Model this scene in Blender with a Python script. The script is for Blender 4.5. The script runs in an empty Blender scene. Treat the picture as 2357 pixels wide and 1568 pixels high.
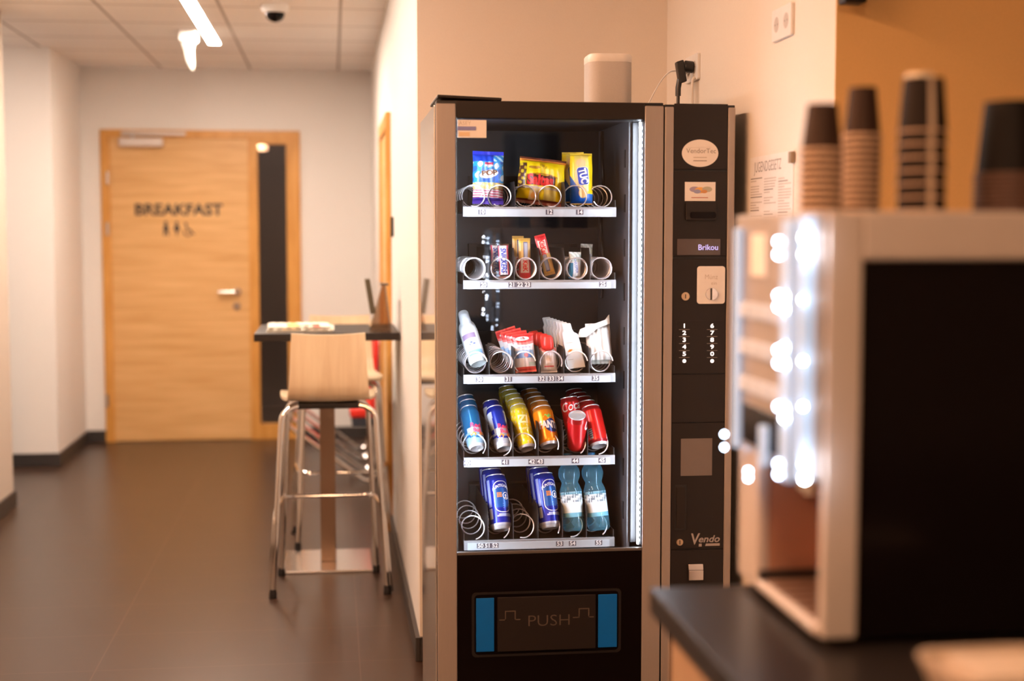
import bpy, bmesh, math, random
from mathutils import Vector, Matrix, Euler
random.seed(7)
sc = bpy.context.scene
COL = sc.collection
PI = math.pi
R = math.radians

# ------------------------------------------------------------------ camera (50 mm, f/1.4, full frame)
F, CX, CY, VX, VY, EYE = 3274.0, 1178.5, 784.0, 764.0, 545.0, 1.466
TH = math.atan((CY - VY) / F)
YA = math.atan((CX - VX) * math.cos(TH) / F)
FW = Vector((math.sin(YA) * math.cos(TH), math.cos(YA) * math.cos(TH), -math.sin(TH)))
RT = Vector((math.cos(YA), -math.sin(YA), 0))
UP = RT.cross(FW)

def at(px, py, Y):
    """A measurement in the photograph, turned into metres at the known distance Y."""
    d = FW + RT * ((px - CX) / F) - UP * ((py - CY) / F)
    t = Y / d.y
    return Vector((d.x * t, Y, EYE + d.z * t))

def ax(px, Y):
    return at(px, 545, Y).x

# ------------------------------------------------------------------ materials
def lin(c):
    c = c / 255.0
    return c / 12.92 if c <= 0.04045 else ((c + 0.055) / 1.055) ** 2.4

def rgb(r, g, b):
    return (lin(r), lin(g), lin(b))

def base_mat(name):
    m = bpy.data.materials.new(name)
    m.use_nodes = True
    nt = m.node_tree
    b = nt.nodes['Principled BSDF']
    return m, nt, b

def nd(nt, t, **kw):
    n = nt.nodes.new(t)
    for k, v in kw.items():
        setattr(n, k, v)
    return n

def objcoord(nt, scale=(1, 1, 1)):
    tc = nd(nt, 'ShaderNodeTexCoord')
    mp = nd(nt, 'ShaderNodeMapping')
    mp.inputs['Scale'].default_value = scale
    nt.links.new(tc.outputs['Object'], mp.inputs['Vector'])
    return mp.outputs['Vector']

def mat(name, col, rough=0.5, metal=0.0, var=0.06, scale=30.0, stretch=(1, 1, 1), bump=0.0, coat=0.0, spec=None, emit=None, estr=0.0):
    m, nt, b = base_mat(name)
    v = objcoord(nt, stretch)
    nz = nd(nt, 'ShaderNodeTexNoise')
    nz.inputs['Scale'].default_value = scale
    nz.inputs['Detail'].default_value = 3
    nt.links.new(v, nz.inputs['Vector'])
    mx = nd(nt, 'ShaderNodeMix', data_type='RGBA')
    mx.inputs['A'].default_value = (*[c * (1 - var) for c in col], 1)
    mx.inputs['B'].default_value = (*[min(1, c * (1 + var)) for c in col], 1)
    nt.links.new(nz.outputs['Fac'], mx.inputs['Factor'])
    nt.links.new(mx.outputs['Result'], b.inputs['Base Color'])
    b.inputs['Roughness'].default_value = rough
    b.inputs['Metallic'].default_value = metal
    if spec is not None:
        b.inputs['Specular IOR Level'].default_value = spec
    if coat:
        b.inputs['Coat Weight'].default_value = coat
        b.inputs['Coat Roughness'].default_value = 0.05
    if bump:
        bp = nd(nt, 'ShaderNodeBump')
        bp.inputs['Strength'].default_value = bump
        bp.inputs['Distance'].default_value = 0.002
        nt.links.new(nz.outputs['Fac'], bp.inputs['Height'])
        nt.links.new(bp.outputs['Normal'], b.inputs['Normal'])
    if emit:
        b.inputs['Emission Color'].default_value = (*emit, 1)
        b.inputs['Emission Strength'].default_value = estr
    return m

def art_mat(name, rough=0.35, metal=0.0, spec=0.5):
    """Printed packaging: the print is stored per face of the mesh."""
    m, nt, b = base_mat(name)
    a = nd(nt, 'ShaderNodeAttribute')
    a.attribute_name = 'Print'
    nt.links.new(a.outputs['Color'], b.inputs['Base Color'])
    nz = nd(nt, 'ShaderNodeTexNoise')
    nz.inputs['Scale'].default_value = 60
    rr = nd(nt, 'ShaderNodeMapRange')
    rr.inputs['To Min'].default_value = max(0.02, rough - 0.03)
    rr.inputs['To Max'].default_value = rough + 0.03
    nt.links.new(nz.outputs['Fac'], rr.inputs['Value'])
    nt.links.new(rr.outputs['Result'], b.inputs['Roughness'])
    b.inputs['Metallic'].default_value = metal
    b.inputs['Specular IOR Level'].default_value = spec
    return m

def emis(name, col, s):
    m, nt, b = base_mat(name)
    b.inputs['Base Color'].default_value = (0.8, 0.8, 0.8, 1)
    b.inputs['Emission Color'].default_value = (*col, 1)
    b.inputs['Emission Strength'].default_value = s
    return m

def pane_mat(name, tint=(1, 1, 1), rough=0.0, ior=1.5):
    """Flat clear sheet: passes light straight through and mirrors by Fresnel on both faces."""
    m = bpy.data.materials.new(name)
    m.use_nodes = True
    nt = m.node_tree
    nt.nodes.clear()
    out = nd(nt, 'ShaderNodeOutputMaterial')
    tr = nd(nt, 'ShaderNodeBsdfTransparent')
    tr.inputs['Color'].default_value = (*tint, 1)
    gl = nd(nt, 'ShaderNodeBsdfGlossy')
    gl.inputs['Roughness'].default_value = rough
    geo = nd(nt, 'ShaderNodeNewGeometry')
    mr = nd(nt, 'ShaderNodeMapRange')
    mr.inputs['To Min'].default_value = ior
    mr.inputs['To Max'].default_value = 1 / ior
    nt.links.new(geo.outputs['Backfacing'], mr.inputs['Value'])
    fr = nd(nt, 'ShaderNodeFresnel')
    nt.links.new(mr.outputs['Result'], fr.inputs['IOR'])
    mx = nd(nt, 'ShaderNodeMixShader')
    nt.links.new(fr.outputs['Fac'], mx.inputs['Fac'])
    nt.links.new(tr.outputs['BSDF'], mx.inputs[1])
    nt.links.new(gl.outputs['BSDF'], mx.inputs[2])
    nt.links.new(mx.outputs['Shader'], out.inputs['Surface'])
    return m

def wood_mat(name, c1, c2, rough, axis_scale, scale=6.0, spec=0.4):
    m, nt, b = base_mat(name)
    v = objcoord(nt, axis_scale)
    nz = nd(nt, 'ShaderNodeTexNoise')
    nz.inputs['Scale'].default_value = scale
    nz.inputs['Detail'].default_value = 6
    nz.inputs['Distortion'].default_value = 0.6
    nt.links.new(v, nz.inputs['Vector'])
    rp = nd(nt, 'ShaderNodeValToRGB')
    rp.color_ramp.elements[0].position = 0.3
    rp.color_ramp.elements[1].position = 0.72
    rp.color_ramp.elements[0].color = (*c1, 1)
    rp.color_ramp.elements[1].color = (*c2, 1)
    nt.links.new(nz.outputs['Fac'], rp.inputs['Fac'])
    nt.links.new(rp.outputs['Color'], b.inputs['Base Color'])
    b.inputs['Roughness'].default_value = rough
    b.inputs['Specular IOR Level'].default_value = spec
    return m

def grid_mat(name, base, line, x0, px, y0, py, w, rough, noise=0.12, stretch=(1, 1, 1), nscale=8, lrough=None, bump=0.0):
    """Tiles: a procedural grid of joints in object X/Y with gentle noise in the tiles."""
    m, nt, b = base_mat(name)
    tc = nd(nt, 'ShaderNodeTexCoord')
    sp = nd(nt, 'ShaderNodeSeparateXYZ')
    nt.links.new(tc.outputs['Object'], sp.inputs['Vector'])
    def joint(sock, o, p):
        s = nd(nt, 'ShaderNodeMath', operation='SUBTRACT'); s.inputs[1].default_value = o - p / 2
        d = nd(nt, 'ShaderNodeMath', operation='DIVIDE'); d.inputs[1].default_value = p
        f = nd(nt, 'ShaderNodeMath', operation='FRACT')
        c = nd(nt, 'ShaderNodeMath', operation='SUBTRACT'); c.inputs[1].default_value = 0.5
        a = nd(nt, 'ShaderNodeMath', operation='ABSOLUTE')
        l = nd(nt, 'ShaderNodeMath', operation='LESS_THAN'); l.inputs[1].default_value = w / p / 2
        nt.links.new(sock, s.inputs[0])
        for p0, p1 in ((s, d), (d, f), (f, c), (c, a), (a, l)):
            nt.links.new(p0.outputs[0], p1.inputs[0])
        return l.outputs[0]
    mxm = nd(nt, 'ShaderNodeMath', operation='MAXIMUM')
    nt.links.new(joint(sp.outputs['X'], x0, px), mxm.inputs[0])
    nt.links.new(joint(sp.outputs['Y'], y0, py), mxm.inputs[1])
    v = objcoord(nt, stretch)
    nz = nd(nt, 'ShaderNodeTexNoise')
    nz.inputs['Scale'].default_value = nscale
    nz.inputs['Detail'].default_value = 5
    nt.links.new(v, nz.inputs['Vector'])
    c = nd(nt, 'ShaderNodeMix', data_type='RGBA')
    c.inputs['A'].default_value = (*[k * (1 - noise) for k in base], 1)
    c.inputs['B'].default_value = (*[k * (1 + noise) for k in base], 1)
    nt.links.new(nz.outputs['Fac'], c.inputs['Factor'])
    c2 = nd(nt, 'ShaderNodeMix', data_type='RGBA')
    c2.inputs['B'].default_value = (*line, 1)
    nt.links.new(mxm.outputs[0], c2.inputs['Factor'])
    nt.links.new(c.outputs['Result'], c2.inputs['A'])
    nt.links.new(c2.outputs['Result'], b.inputs['Base Color'])
    b.inputs['Roughness'].default_value = rough
    if bump:
        bp = nd(nt, 'ShaderNodeBump')
        bp.inputs['Strength'].default_value = bump
        bp.inputs['Distance'].default_value = 0.001
        nt.links.new(nz.outputs['Fac'], bp.inputs['Height'])
        nt.links.new(bp.outputs['Normal'], b.inputs['Normal'])
    return m

WALL = mat('wall_paint', (0.80, 0.76, 0.72), 0.75, scale=180, var=0.02, bump=0.15)
CREAM = mat('cream_wall_paint', (0.79, 0.72, 0.64), 0.7, scale=180, var=0.03, bump=0.15)
ORANGE = mat('ochre_wall_paint', (0.94, 0.60, 0.25), 0.75, scale=220, var=0.08, bump=0.25)
CEIL = grid_mat('ceiling_tile', (0.90, 0.86, 0.82), (0.40, 0.35, 0.31), 0.055, 0.62, 8.22, 0.62, 0.016, 0.85, 0.03, nscale=90)
FLOOR = grid_mat('floor_tile', (0.038, 0.018, 0.010), (0.080, 0.045, 0.028), -0.808, 0.89, 4.86, 0.4375, 0.005, 0.31, 0.14, stretch=(1.2, 9, 1), nscale=3, bump=0.05)
SKIRT = mat('dark_skirting_tile', (0.035, 0.03, 0.028), 0.4)
DOORW = wood_mat('beech_veneer', (0.60, 0.33, 0.115), (0.76, 0.46, 0.20), 0.42, (0.6, 1, 9), 3.0)
FRAMEW = wood_mat('oak_frame', (0.56, 0.255, 0.05), (0.70, 0.35, 0.09), 0.4, (4, 4, 0.7), 5.0)
PLY = wood_mat('birch_plywood', (0.70, 0.53, 0.34), (0.82, 0.67, 0.46), 0.35, (9, 1, 1), 3.0)
CHROME = mat('chrome_tube', (0.82, 0.80, 0.78), 0.10, 1.0, var=0.02)
STEEL = mat('brushed_steel', (0.62, 0.58, 0.55), 0.22, 1.0, stretch=(1, 1, 12), scale=60)
BRONZE = mat('brushed_bronze_column', (0.36, 0.25, 0.18), 0.32, 0.9, stretch=(12, 12, 1), scale=60)
ALU = mat('silver_painted_trim', (0.36, 0.315, 0.29), 0.42, 0.35, stretch=(1, 1, 0.05), scale=400, var=0.05)
ALUM = mat('silver_machine_body', (0.62, 0.54, 0.49), 0.4, 0.35, var=0.03)
MIRROR = mat('glossy_cabinet_side', (0.70, 0.64, 0.58), 0.045, 0.75, var=0.02)
BLACK = mat('black_plastic', (0.012, 0.010, 0.010), 0.35)
BLACKG = mat('black_gloss_panel', (0.005, 0.003, 0.003), 0.15, spec=0.12)
DARK = mat('dark_brown_black', (0.018, 0.013, 0.011), 0.42, spec=0.3)
PANEL = mat('anthracite_panel', (0.016, 0.012, 0.011), 0.4, spec=0.3)
INNER = mat('machine_liner', (0.020, 0.018, 0.021), 0.45)
INNERR = mat('machine_liner_side', (0.075, 0.068, 0.075), 0.38)
REVEAL = mat('machine_reveal_grey', (0.045, 0.045, 0.05), 0.4)
RAILW = mat('shelf_rail_white', (0.44, 0.49, 0.54), 0.35, 0.0)
RAILM = mat('shelf_rail_metal', (0.42, 0.43, 0.45), 0.3, 0.5)
COILM = mat('coil_wire', (0.88, 0.84, 0.87), 0.28, 0.55)
TAGM = mat('tag_grey', (0.11, 0.10, 0.12), 0.6, spec=0.2)
WHITE = mat('white_plastic', (0.80, 0.78, 0.76), 0.4)
PAPER = mat('paper_white', (0.80, 0.77, 0.74), 0.7)
INK = mat('print_black', (0.02, 0.018, 0.016), 0.5)
GREY = mat('print_grey', (0.30, 0.27, 0.25), 0.6)
LGREY = mat('light_print_grey', (0.55, 0.50, 0.46), 0.6)
BLUEP = mat('blue_flap', (0.0, 0.12, 0.46), 0.35)
RED = mat('red_lacquer', (0.72, 0.03, 0.02), 0.35)
GLASS = pane_mat('clear_pane')
ACRYL = pane_mat('smoky_acrylic', (0.82, 0.74, 0.66))
WINGL = pane_mat('window_pane', (0.75, 0.75, 0.78))
GLOWW = emis('lamp_diffuser', (1.0, 0.83, 0.69), 190)
GLOWM = emis('lamp_diffuser_mid', (1.0, 0.85, 0.73), 88)
GLOWN = emis('lamp_diffuser_kitchen', (1.0, 0.51, 0.265), 120)
GLOWC = emis('lamp_diffuser_counter', (1.0, 0.58, 0.33), 104)
GLOWL = emis('lamp_diffuser_side', (1.0, 0.82, 0.72), 22)
LEDC = emis('cool_led_bar', (0.78, 0.88, 1.0), 72)
LEDDOT = emis('cool_led_dot', (0.9, 0.95, 1.0), 30)
LEDBIG = emis('machine_led_dot', (0.80, 0.88, 1.0), 75)
LEDDIM = emis('machine_led_dot_dim', (0.62, 0.76, 1.0), 26)
KEYGLOW = emis('keypad_glow', (1.0, 0.95, 0.95), 1.1)
BLUEGLOW = emis('display_blue', (0.04, 0.22, 1.0), 0.75)
CRYSTAL = mat('crystal_glow', (0.8, 0.8, 0.76), 0.2, emit=(1.0, 0.88, 0.66), estr=1.6)
ICEBLUE = mat('ice_blue_acrylic', (0.42, 0.56, 0.72), 0.2, emit=(0.35, 0.55, 0.85), estr=0.35)

# ------------------------------------------------------------------ mesh builder
class MB:
    def __init__(s):
        s.v, s.f, s.mi, s.c, s.vc = [], [], [], [], {}

    def add(s, vs, fs, mi=0, col=None, vcol=None):
        o = len(s.v)
        if vcol:
            for k, c in enumerate(vcol):
                s.vc[o + k] = c
        s.v += [tuple(p) for p in vs]
        for k, f in enumerate(fs):
            s.f.append(tuple(i + o for i in f))
            s.mi.append(mi[k] if isinstance(mi, list) else mi)
            s.c.append(col[k] if isinstance(col, list) else col)
        return s

    def box(s, x0, x1, y0, y1, z0, z1, mi=0, col=None):
        v = [(x, y, z) for z in (z0, z1) for y in (y0, y1) for x in (x0, x1)]
        return s.add(v, [(0, 2, 3, 1), (4, 5, 7, 6), (0, 1, 5, 4), (2, 6, 7, 3), (0, 4, 6, 2), (1, 3, 7, 5)], mi, col)

    def obox(s, c, ux, uy, uz, mi=0):
        c, ux, uy, uz = Vector(c), Vector(ux), Vector(uy), Vector(uz)
        v = [c + ux * i + uy * j + uz * k for k in (-1, 1) for j in (-1, 1) for i in (-1, 1)]
        return s.add(v, [(0, 2, 3, 1), (4, 5, 7, 6), (0, 1, 5, 4), (2, 6, 7, 3), (0, 4, 6, 2), (1, 3, 7, 5)], mi)

    def prism(s, poly, f, d0, d1, mi=0):
        """poly of (a,b); f(a,b,d) -> point; extruded from d0 to d1"""
        n = len(poly)
        v = [f(a, b, d0) for a, b in poly] + [f(a, b, d1) for a, b in poly]
        fs = [tuple(range(n - 1, -1, -1)), tuple(range(n, 2 * n))] + [(i, (i + 1) % n, n + (i + 1) % n, n + i) for i in range(n)]
        return s.add(v, fs, mi)

    def lathe(s, prof, seg=24, c=(0, 0, 0), mi=0, col=None, mod=None, cap=(False, False)):
        """prof (r,z); mi: int or list per ring; col: f(angle01, ring) ; mod: f(ang,ring)->radius factor"""
        v, fs, ms, cs = [], [], [], []
        for k, (r, z) in enumerate(prof):
            for i in range(seg):
                a = 2 * PI * i / seg
                q = r * (mod(a, k) if mod else 1)
                v.append((c[0] + q * math.cos(a), c[1] + q * math.sin(a), c[2] + z))
        for k in range(len(prof) - 1):
            for i in range(seg):
                j = (i + 1) % seg
                fs.append((k * seg + i, k * seg + j, (k + 1) * seg + j, (k + 1) * seg + i))
                ms.append(mi[k] if isinstance(mi, (list, tuple)) else mi)
                cs.append(col((i + 0.5) / seg, k) if col else None)
        if cap[0]:
            fs.append(tuple(range(seg - 1, -1, -1))); ms.append(ms[0]); cs.append(cs[0])
        if cap[1]:
            n = (len(prof) - 1) * seg
            fs.append(tuple(n + i for i in range(seg))); ms.append(ms[-1]); cs.append(cs[-1])
        return s.add(v, fs, ms, cs)

    def tube(s, pts, r, seg=8, mi=0, closed=False):
        pts = [Vector(p) for p in pts]
        n = len(pts)
        v, fs = [], []
        t0 = (pts[1] - pts[0]).normalized()
        up = Vector((0, 0, 1)) if abs(t0.z) < 0.9 else Vector((1, 0, 0))
        nrm = (up - t0 * up.dot(t0)).normalized()
        for i, p in enumerate(pts):
            a = pts[i - 1] if i or closed else p
            b = pts[(i + 1) % n] if i < n - 1 or closed else p
            t = (b - a).normalized()
            nrm = (nrm - t * nrm.dot(t)).normalized()
            bn = t.cross(nrm)
            for k in range(seg):
                q = 2 * PI * k / seg
                v.append(p + (nrm * math.cos(q) + bn * math.sin(q)) * r)
        m = n if closed else n - 1
        for i in range(m):
            for k in range(seg):
                i2, k2 = (i + 1) % n, (k + 1) % seg
                fs.append((i * seg + k, i * seg + k2, i2 * seg + k2, i2 * seg + k))
        if not closed:
            fs.append(tuple(range(seg - 1, -1, -1)))
            fs.append(tuple((n - 1) * seg + k for k in range(seg)))
        return s.add(v, fs, mi)

    def ball(s, c, r, seg=12, rings=8, mi=0, z0=-1.0, z1=1.0):
        prof = []
        for k in range(rings + 1):
            a = -PI / 2 + PI * k / rings
            prof.append((max(1e-5, r * math.cos(a)), max(z0, min(z1, math.sin(a))) * r))
        return s.lathe(prof, seg, c, mi)

    def cyl(s, p0, p1, r, seg=20, mi=0):
        return s.tube([p0, p1], r, seg, mi)

    def text(s, body, f, size, mi=0, ax_='CENTER', bold=0.0, sub=0.0, shear=0.0, sx=1.0, ext=0.0):
        """lettering: f(u,v[,d]) maps the flat text plane on the surface"""
        vs, fs = text_mesh(body, size, ax_, bold, sub, shear, sx)
        if ext:
            n = len(vs)
            return s.add([f(u, v, ext) for u, v in vs], fs, mi)
        return s.add([f(u, v) for u, v in vs], fs, mi)

    def build(s, name, mats, parent=None, smooth=None, bevel=0.0, origin=None, local=False, bseg=2):
        me = bpy.data.meshes.new(name)
        if not isinstance(mats, (list, tuple)):
            mats = [mats]
        if parent is not None and not local:
            o = Vector(ROOT.get(parent.name, (0, 0, 0)))
        elif origin is not None:
            o = Vector(origin)
        else:
            o = Vector((0, 0, 0))
        me.from_pydata([tuple(Vector(p) - o) for p in s.v], [], s.f)
        for m in mats:
            me.materials.append(m)
        me.polygons.foreach_set('material_index', s.mi)
        if any(c is not None for c in s.c):
            at_ = me.color_attributes.new('Print', 'FLOAT_COLOR', 'CORNER')
            k = 0
            for p, c in zip(me.polygons, s.c):
                for _ in range(p.loop_total):
                    at_.data[k].color = (*(c or (0.5, 0.5, 0.5)), 1)
                    k += 1
        if s.vc:
            at_ = me.color_attributes.new('Print', 'FLOAT_COLOR', 'POINT')
            for k in range(len(s.v)):
                at_.data[k].color = (*s.vc.get(k, (0.5, 0.5, 0.5)), 1)
        me.validate()
        me.update()
        ob = bpy.data.objects.new(name, me)
        COL.objects.link(ob)
        if parent is not None:
            ob.parent = parent
            ROOT[ob.name] = ROOT.get(parent.name, (0, 0, 0))
        elif origin is not None:
            ob.location = origin
            ROOT[ob.name] = tuple(origin)
        if smooth is not None:
            me.shade_smooth()
            if smooth < 180:
                md = None
                bm = bmesh.new(); bm.from_mesh(me)
                for e in bm.edges:
                    if len(e.link_faces) == 2 and e.calc_face_angle(0) > R(smooth):
                        e.smooth = False
                bm.to_mesh(me); bm.free()
        if bevel:
            md = ob.modifiers.new('edge', 'BEVEL')
            md.width = bevel; md.segments = bseg; md.limit_method = 'ANGLE'; md.angle_limit = R(40)
            me.shade_smooth()
            md2 = ob.modifiers.new('wn', 'WEIGHTED_NORMAL')
            md2.keep_sharp = True
        return ob

ROOT = {}
_tc = {}
def text_mesh(body, size, align, bold, sub, shear, sx):
    key = (body, size, align, bold, sub, shear, sx)
    if key in _tc:
        return _tc[key]
    cu = bpy.data.curves.new('tmp_text', 'FONT')
    cu.body = body; cu.size = size; cu.align_x = align; cu.align_y = 'CENTER'
    cu.offset = bold * size; cu.shear = shear; cu.resolution_u = 3
    ob = bpy.data.objects.new('tmp_text', cu)
    COL.objects.link(ob)
    bpy.context.view_layer.update()
    dg = bpy.context.evaluated_depsgraph_get()
    me = bpy.data.meshes.new_from_object(ob.evaluated_get(dg))
    bm = bmesh.new(); bm.from_mesh(me)
    if sub:
        for _ in range(4):
            es = [e for e in bm.edges if e.calc_length() > sub]
            if not es:
                break
            bmesh.ops.subdivide_edges(bm, edges=es, cuts=1)
            bmesh.ops.triangulate(bm, faces=bm.faces)
    bm.verts.index_update()
    res = ([(v.co.x * sx, v.co.y) for v in bm.verts], [tuple(v.index for v in f.verts) for f in bm.faces])
    bm.free()
    bpy.data.objects.remove(ob); bpy.data.curves.remove(cu); bpy.data.meshes.remove(me)
    _tc[key] = res
    return res

def tag(o, label, cat, group=None):
    o['label'] = label
    o['category'] = cat
    if group:
        o['group'] = group
    return o

def thing(name, label, cat, loc=(0, 0, 0), rot=(0, 0, 0), group=None):
    o = bpy.data.objects.new(name, None)
    o.empty_display_size = 0.05
    COL.objects.link(o)
    o.location = loc
    o.rotation_euler = rot
    ROOT[o.name] = tuple(loc)
    return tag(o, label, cat, group)

def dup(o, loc=None, rot=None, label=None, parent=None):
    c = o.copy()
    COL.objects.link(c)
    if parent is not None:
        c.parent = parent
    if loc is not None:
        c.location = loc
    if rot is not None:
        c.rotation_euler = rot
    if label:
        c['label'] = label
    for ch in list(o.children):
        dup(ch, parent=c)
    return c

def struct(o):
    o['kind'] = 'structure'
    return o

def round_rect(w, h, r, n=5):
    p = []
    for cx, cy, a0 in ((w - r, h - r, 0), (-w + r, h - r, 90), (-w + r, -h + r, 180), (w - r, -h + r, 270)):
        for k in range(n + 1):
            a = R(a0 + 90 * k / n)
            p.append((cx + r * math.cos(a), cy + r * math.sin(a)))
    return p

def smooth_path(pts, n=6, rad=None):
    """Catmull-Rom through the points"""
    P = [Vector(p) for p in pts]
    out = []
    for i in range(len(P) - 1):
        p0, p1, p2, p3 = P[max(0, i - 1)], P[i], P[i + 1], P[min(len(P) - 1, i + 2)]
        for k in range(n):
            t = k / n
            out.append(0.5 * ((2 * p1) + (p2 - p0) * t + (2 * p0 - 5 * p1 + 4 * p2 - p3) * t * t + (3 * p1 - p0 - 3 * p2 + p3) * t ** 3))
    out.append(P[-1])
    return out

def round_path(pts, r, n=6):
    """polyline with rounded corners of radius r"""
    P = [Vector(p) for p in pts]
    out = [P[0]]
    for i in range(1, len(P) - 1):
        a, b, c = P[i - 1], P[i], P[i + 1]
        d1, d2 = (a - b), (c - b)
        q = min(r, d1.length * 0.49, d2.length * 0.49)
        s, e = b + d1.normalized() * q, b + d2.normalized() * q
        for k in range(n + 1):
            t = k / n
            out.append(s * (1 - t) ** 2 + b * 2 * t * (1 - t) + e * t * t)
    out.append(P[-1])
    return out

# ================================================================== THE ROOM
ZC = 2.655
YE, YB = 10.38, 4.84          # end wall of the corridor, back wall of the recess
XL, XR, XK = -1.735, 0.290, 1.148
struct(MB().box(-5, 4.2, -3.2, 14, -0.1, 0).build('floor', FLOOR))
struct(MB().box(-5, 4.2, -3.2, YE + 0.15, ZC, ZC + 0.1).build('ceiling', CEIL))
struct(MB().box(XL - 0.1, XL, -3.2, 7.955, 0, ZC).build('wall_left', mat('shaded_wall_paint', (0.56, 0.47, 0.39), 0.75, scale=180, var=0.02, bump=0.15)))  # wall colour darkened and warmed to offset the overbright lamp beside it
struct(MB().box(-5, XL - 0.1, 7.80, 7.955, 0, ZC).build('wall_side_corridor', WALL))
struct(MB().box(-5, -1.748, 9.32, YE + 0.12, 0, ZC).build('wall_pilaster', WALL))
FX0, FX1, FZ = -1.613, -0.222, 2.22
struct(MB().box(-1.748, FX0, YE, YE + 0.12, 0, ZC).box(FX1, XR, YE, YE + 0.12, 0, ZC).box(FX0, FX1, YE, YE + 0.12, FZ, ZC).build('wall_end', WALL))
struct(MB().box(XR, XR + 0.1, YB + 0.1, YE + 0.12, 0, ZC).build('wall_right', WALL))
struct(MB().box(XR, XK + 0.1, YB, YB + 0.1, 0, ZC).build('wall_back', CREAM))
struct(MB().box(XK, XK + 0.1, 3.18, YB, 0, ZC).build('wall_recess', CREAM))
struct(MB().box(XK + 0.0004, 4.2, 3.1775, 3.28, 0, ZC).build('wall_kitchen', ORANGE))
struct(MB().box(4.1, 4.2, -3.2, 3.18, 0, ZC).build('wall_far_right', CREAM))
struct(MB().box(-5.1, -5, 7.8, 9.4, 0, ZC).build('wall_side_corridor_end', WALL))
# wall behind the camera with a dark window strip and door (seen only mirrored in the machine's pane)
struct(MB().box(XL, 4.1, -3.2, -3.1, 0, ZC).build('wall_behind', CREAM))
struct(MB().box(1.30, 1.72, -3.1, -3.06, 0.9, 2.25).build('window_1', BLACKG))
struct(MB().box(0.75, 1.95, -3.1, -3.05, 0.0, 0.86).build('trim_1', DARK))
# dark room behind the glazed side light
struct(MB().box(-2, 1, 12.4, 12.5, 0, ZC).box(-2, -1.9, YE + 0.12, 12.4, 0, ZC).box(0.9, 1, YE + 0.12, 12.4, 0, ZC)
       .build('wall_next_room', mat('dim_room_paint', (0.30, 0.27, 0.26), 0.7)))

def skirt(name, *b):
    m = MB()
    for q in b:
        m.box(*q)
    return struct(m.build(name, SKIRT, bevel=0.002))
skirt('baseboard_left', (XL, XL + 0.014, -3.2, 7.969, 0, 0.085), (-4.9, XL + 0.014, 7.955, 7.969, 0, 0.085))
skirt('baseboard_pilaster', (-4.9, -1.734, 9.306, 9.32, 0, 0.085), (-1.748, -1.734, 9.32, YE, 0, 0.085))
skirt('baseboard_end', (-1.734, FX0, YE - 0.014, YE, 0, 0.085), (FX1, XR - 0.016, YE - 0.014, YE, 0, 0.085))
skirt('baseboard_right', (XR - 0.016, XR, YB - 0.014, 7.01, 0, 0.085), (XR - 0.016, XR, 8.08, YE, 0, 0.085))
skirt('baseboard_back', (XR, XK, YB - 0.014, YB, 0, 0.085))
skirt('baseboard_recess', (XK - 0.014, XK, 3.18, YB - 0.014, 0, 0.085))

# ---- door_1: breakfast-room door at the end of the corridor
fm = MB()
yf0, yf1 = YE - 0.02, YE + 0.07
fm.box(FX0, -1.549, yf0, yf1, 0, FZ).box(FX1 - 0.098, FX1, yf0, yf1, 0, FZ)
fm.box(-1.549, FX1 - 0.098, yf0, yf1, 2.162, FZ).box(-0.590, -0.522, yf0, yf1, 0, 2.162)
fm.box(-0.522, FX1 - 0.098, yf0, yf1, 2.126, 2.162).box(-0.522, FX1 - 0.098, yf0, yf1, 0, 0.115)
d1 = struct(fm.build('door_1', FRAMEW, bevel=0.003))
leaf = MB().box(-1.549, -0.590, YE - 0.008, YE + 0.035, 0.006, 2.162).build('door_leaf', DOORW, d1)
leaf['label'] = 'light beech veneer door leaf'
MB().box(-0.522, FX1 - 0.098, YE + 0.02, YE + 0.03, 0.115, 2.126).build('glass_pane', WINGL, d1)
yd = YE - 0.009
def on_door(cx, cz):
    return lambda u, v, d=0.0: (cx + u, yd - d, cz + v)
c = at(411, 484, yd)
t = MB().text('BREAKFAST', on_door(c.x, c.z), 0.112, bold=0.03, sx=1.06).build('lettering', INK, leaf)
ic = MB()
def disc(m, cx, cz, r, f, n=20, r2=0, a0=0, a1=360, mi=0):
    if r2:
        P = [(r * math.cos(R(a0 + (a1 - a0) * k / n)), r * math.sin(R(a0 + (a1 - a0) * k / n))) for k in range(n + 1)]
        Q = [(r2 * math.cos(R(a0 + (a1 - a0) * k / n)), r2 * math.sin(R(a0 + (a1 - a0) * k / n))) for k in range(n + 1)]
        v = [f(cx + a, cz + b) for a, b in P + Q]
        return m.add(v, [(k, k + 1, n + 2 + k, n + 1 + k) for k in range(n)], mi)
    return m.add([f(cx + r * math.cos(2 * PI * k / n), cz + r * math.sin(2 * PI * k / n)) for k in range(n)], [tuple(range(n))], mi)
def poly(m, pts, f, mi=0):
    return m.add([f(a, b) for a, b in pts], [tuple(range(len(pts)))], mi)
a = at(382, 526, yd); f = on_door(a.x, a.z)
disc(ic, 0, 0.040, 0.012, f)
poly(ic, [(-0.020, -0.012), (-0.013, 0.026), (0.013, 0.026), (0.020, -0.012), (0.012, -0.012), (0.020, -0.052), (0.008, -0.052), (0, -0.020), (-0.008, -0.052), (-0.020, -0.052), (-0.012, -0.012)], f)
a = at(407, 526, yd); f = on_door(a.x, a.z)
disc(ic, 0, 0.040, 0.011, f)
poly(ic, [(-0.010, 0.026), (0.010, 0.026), (0.022, 0.0), (0.006, -0.026), (0.003, -0.054), (-0.003, -0.054), (-0.006, -0.026), (-0.022, 0.0)], f)
a = at(434, 530, yd); f = on_door(a.x, a.z)
disc(ic, -0.006, -0.014, 0.030, f, 24, 0.021, 150, 370)
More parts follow.
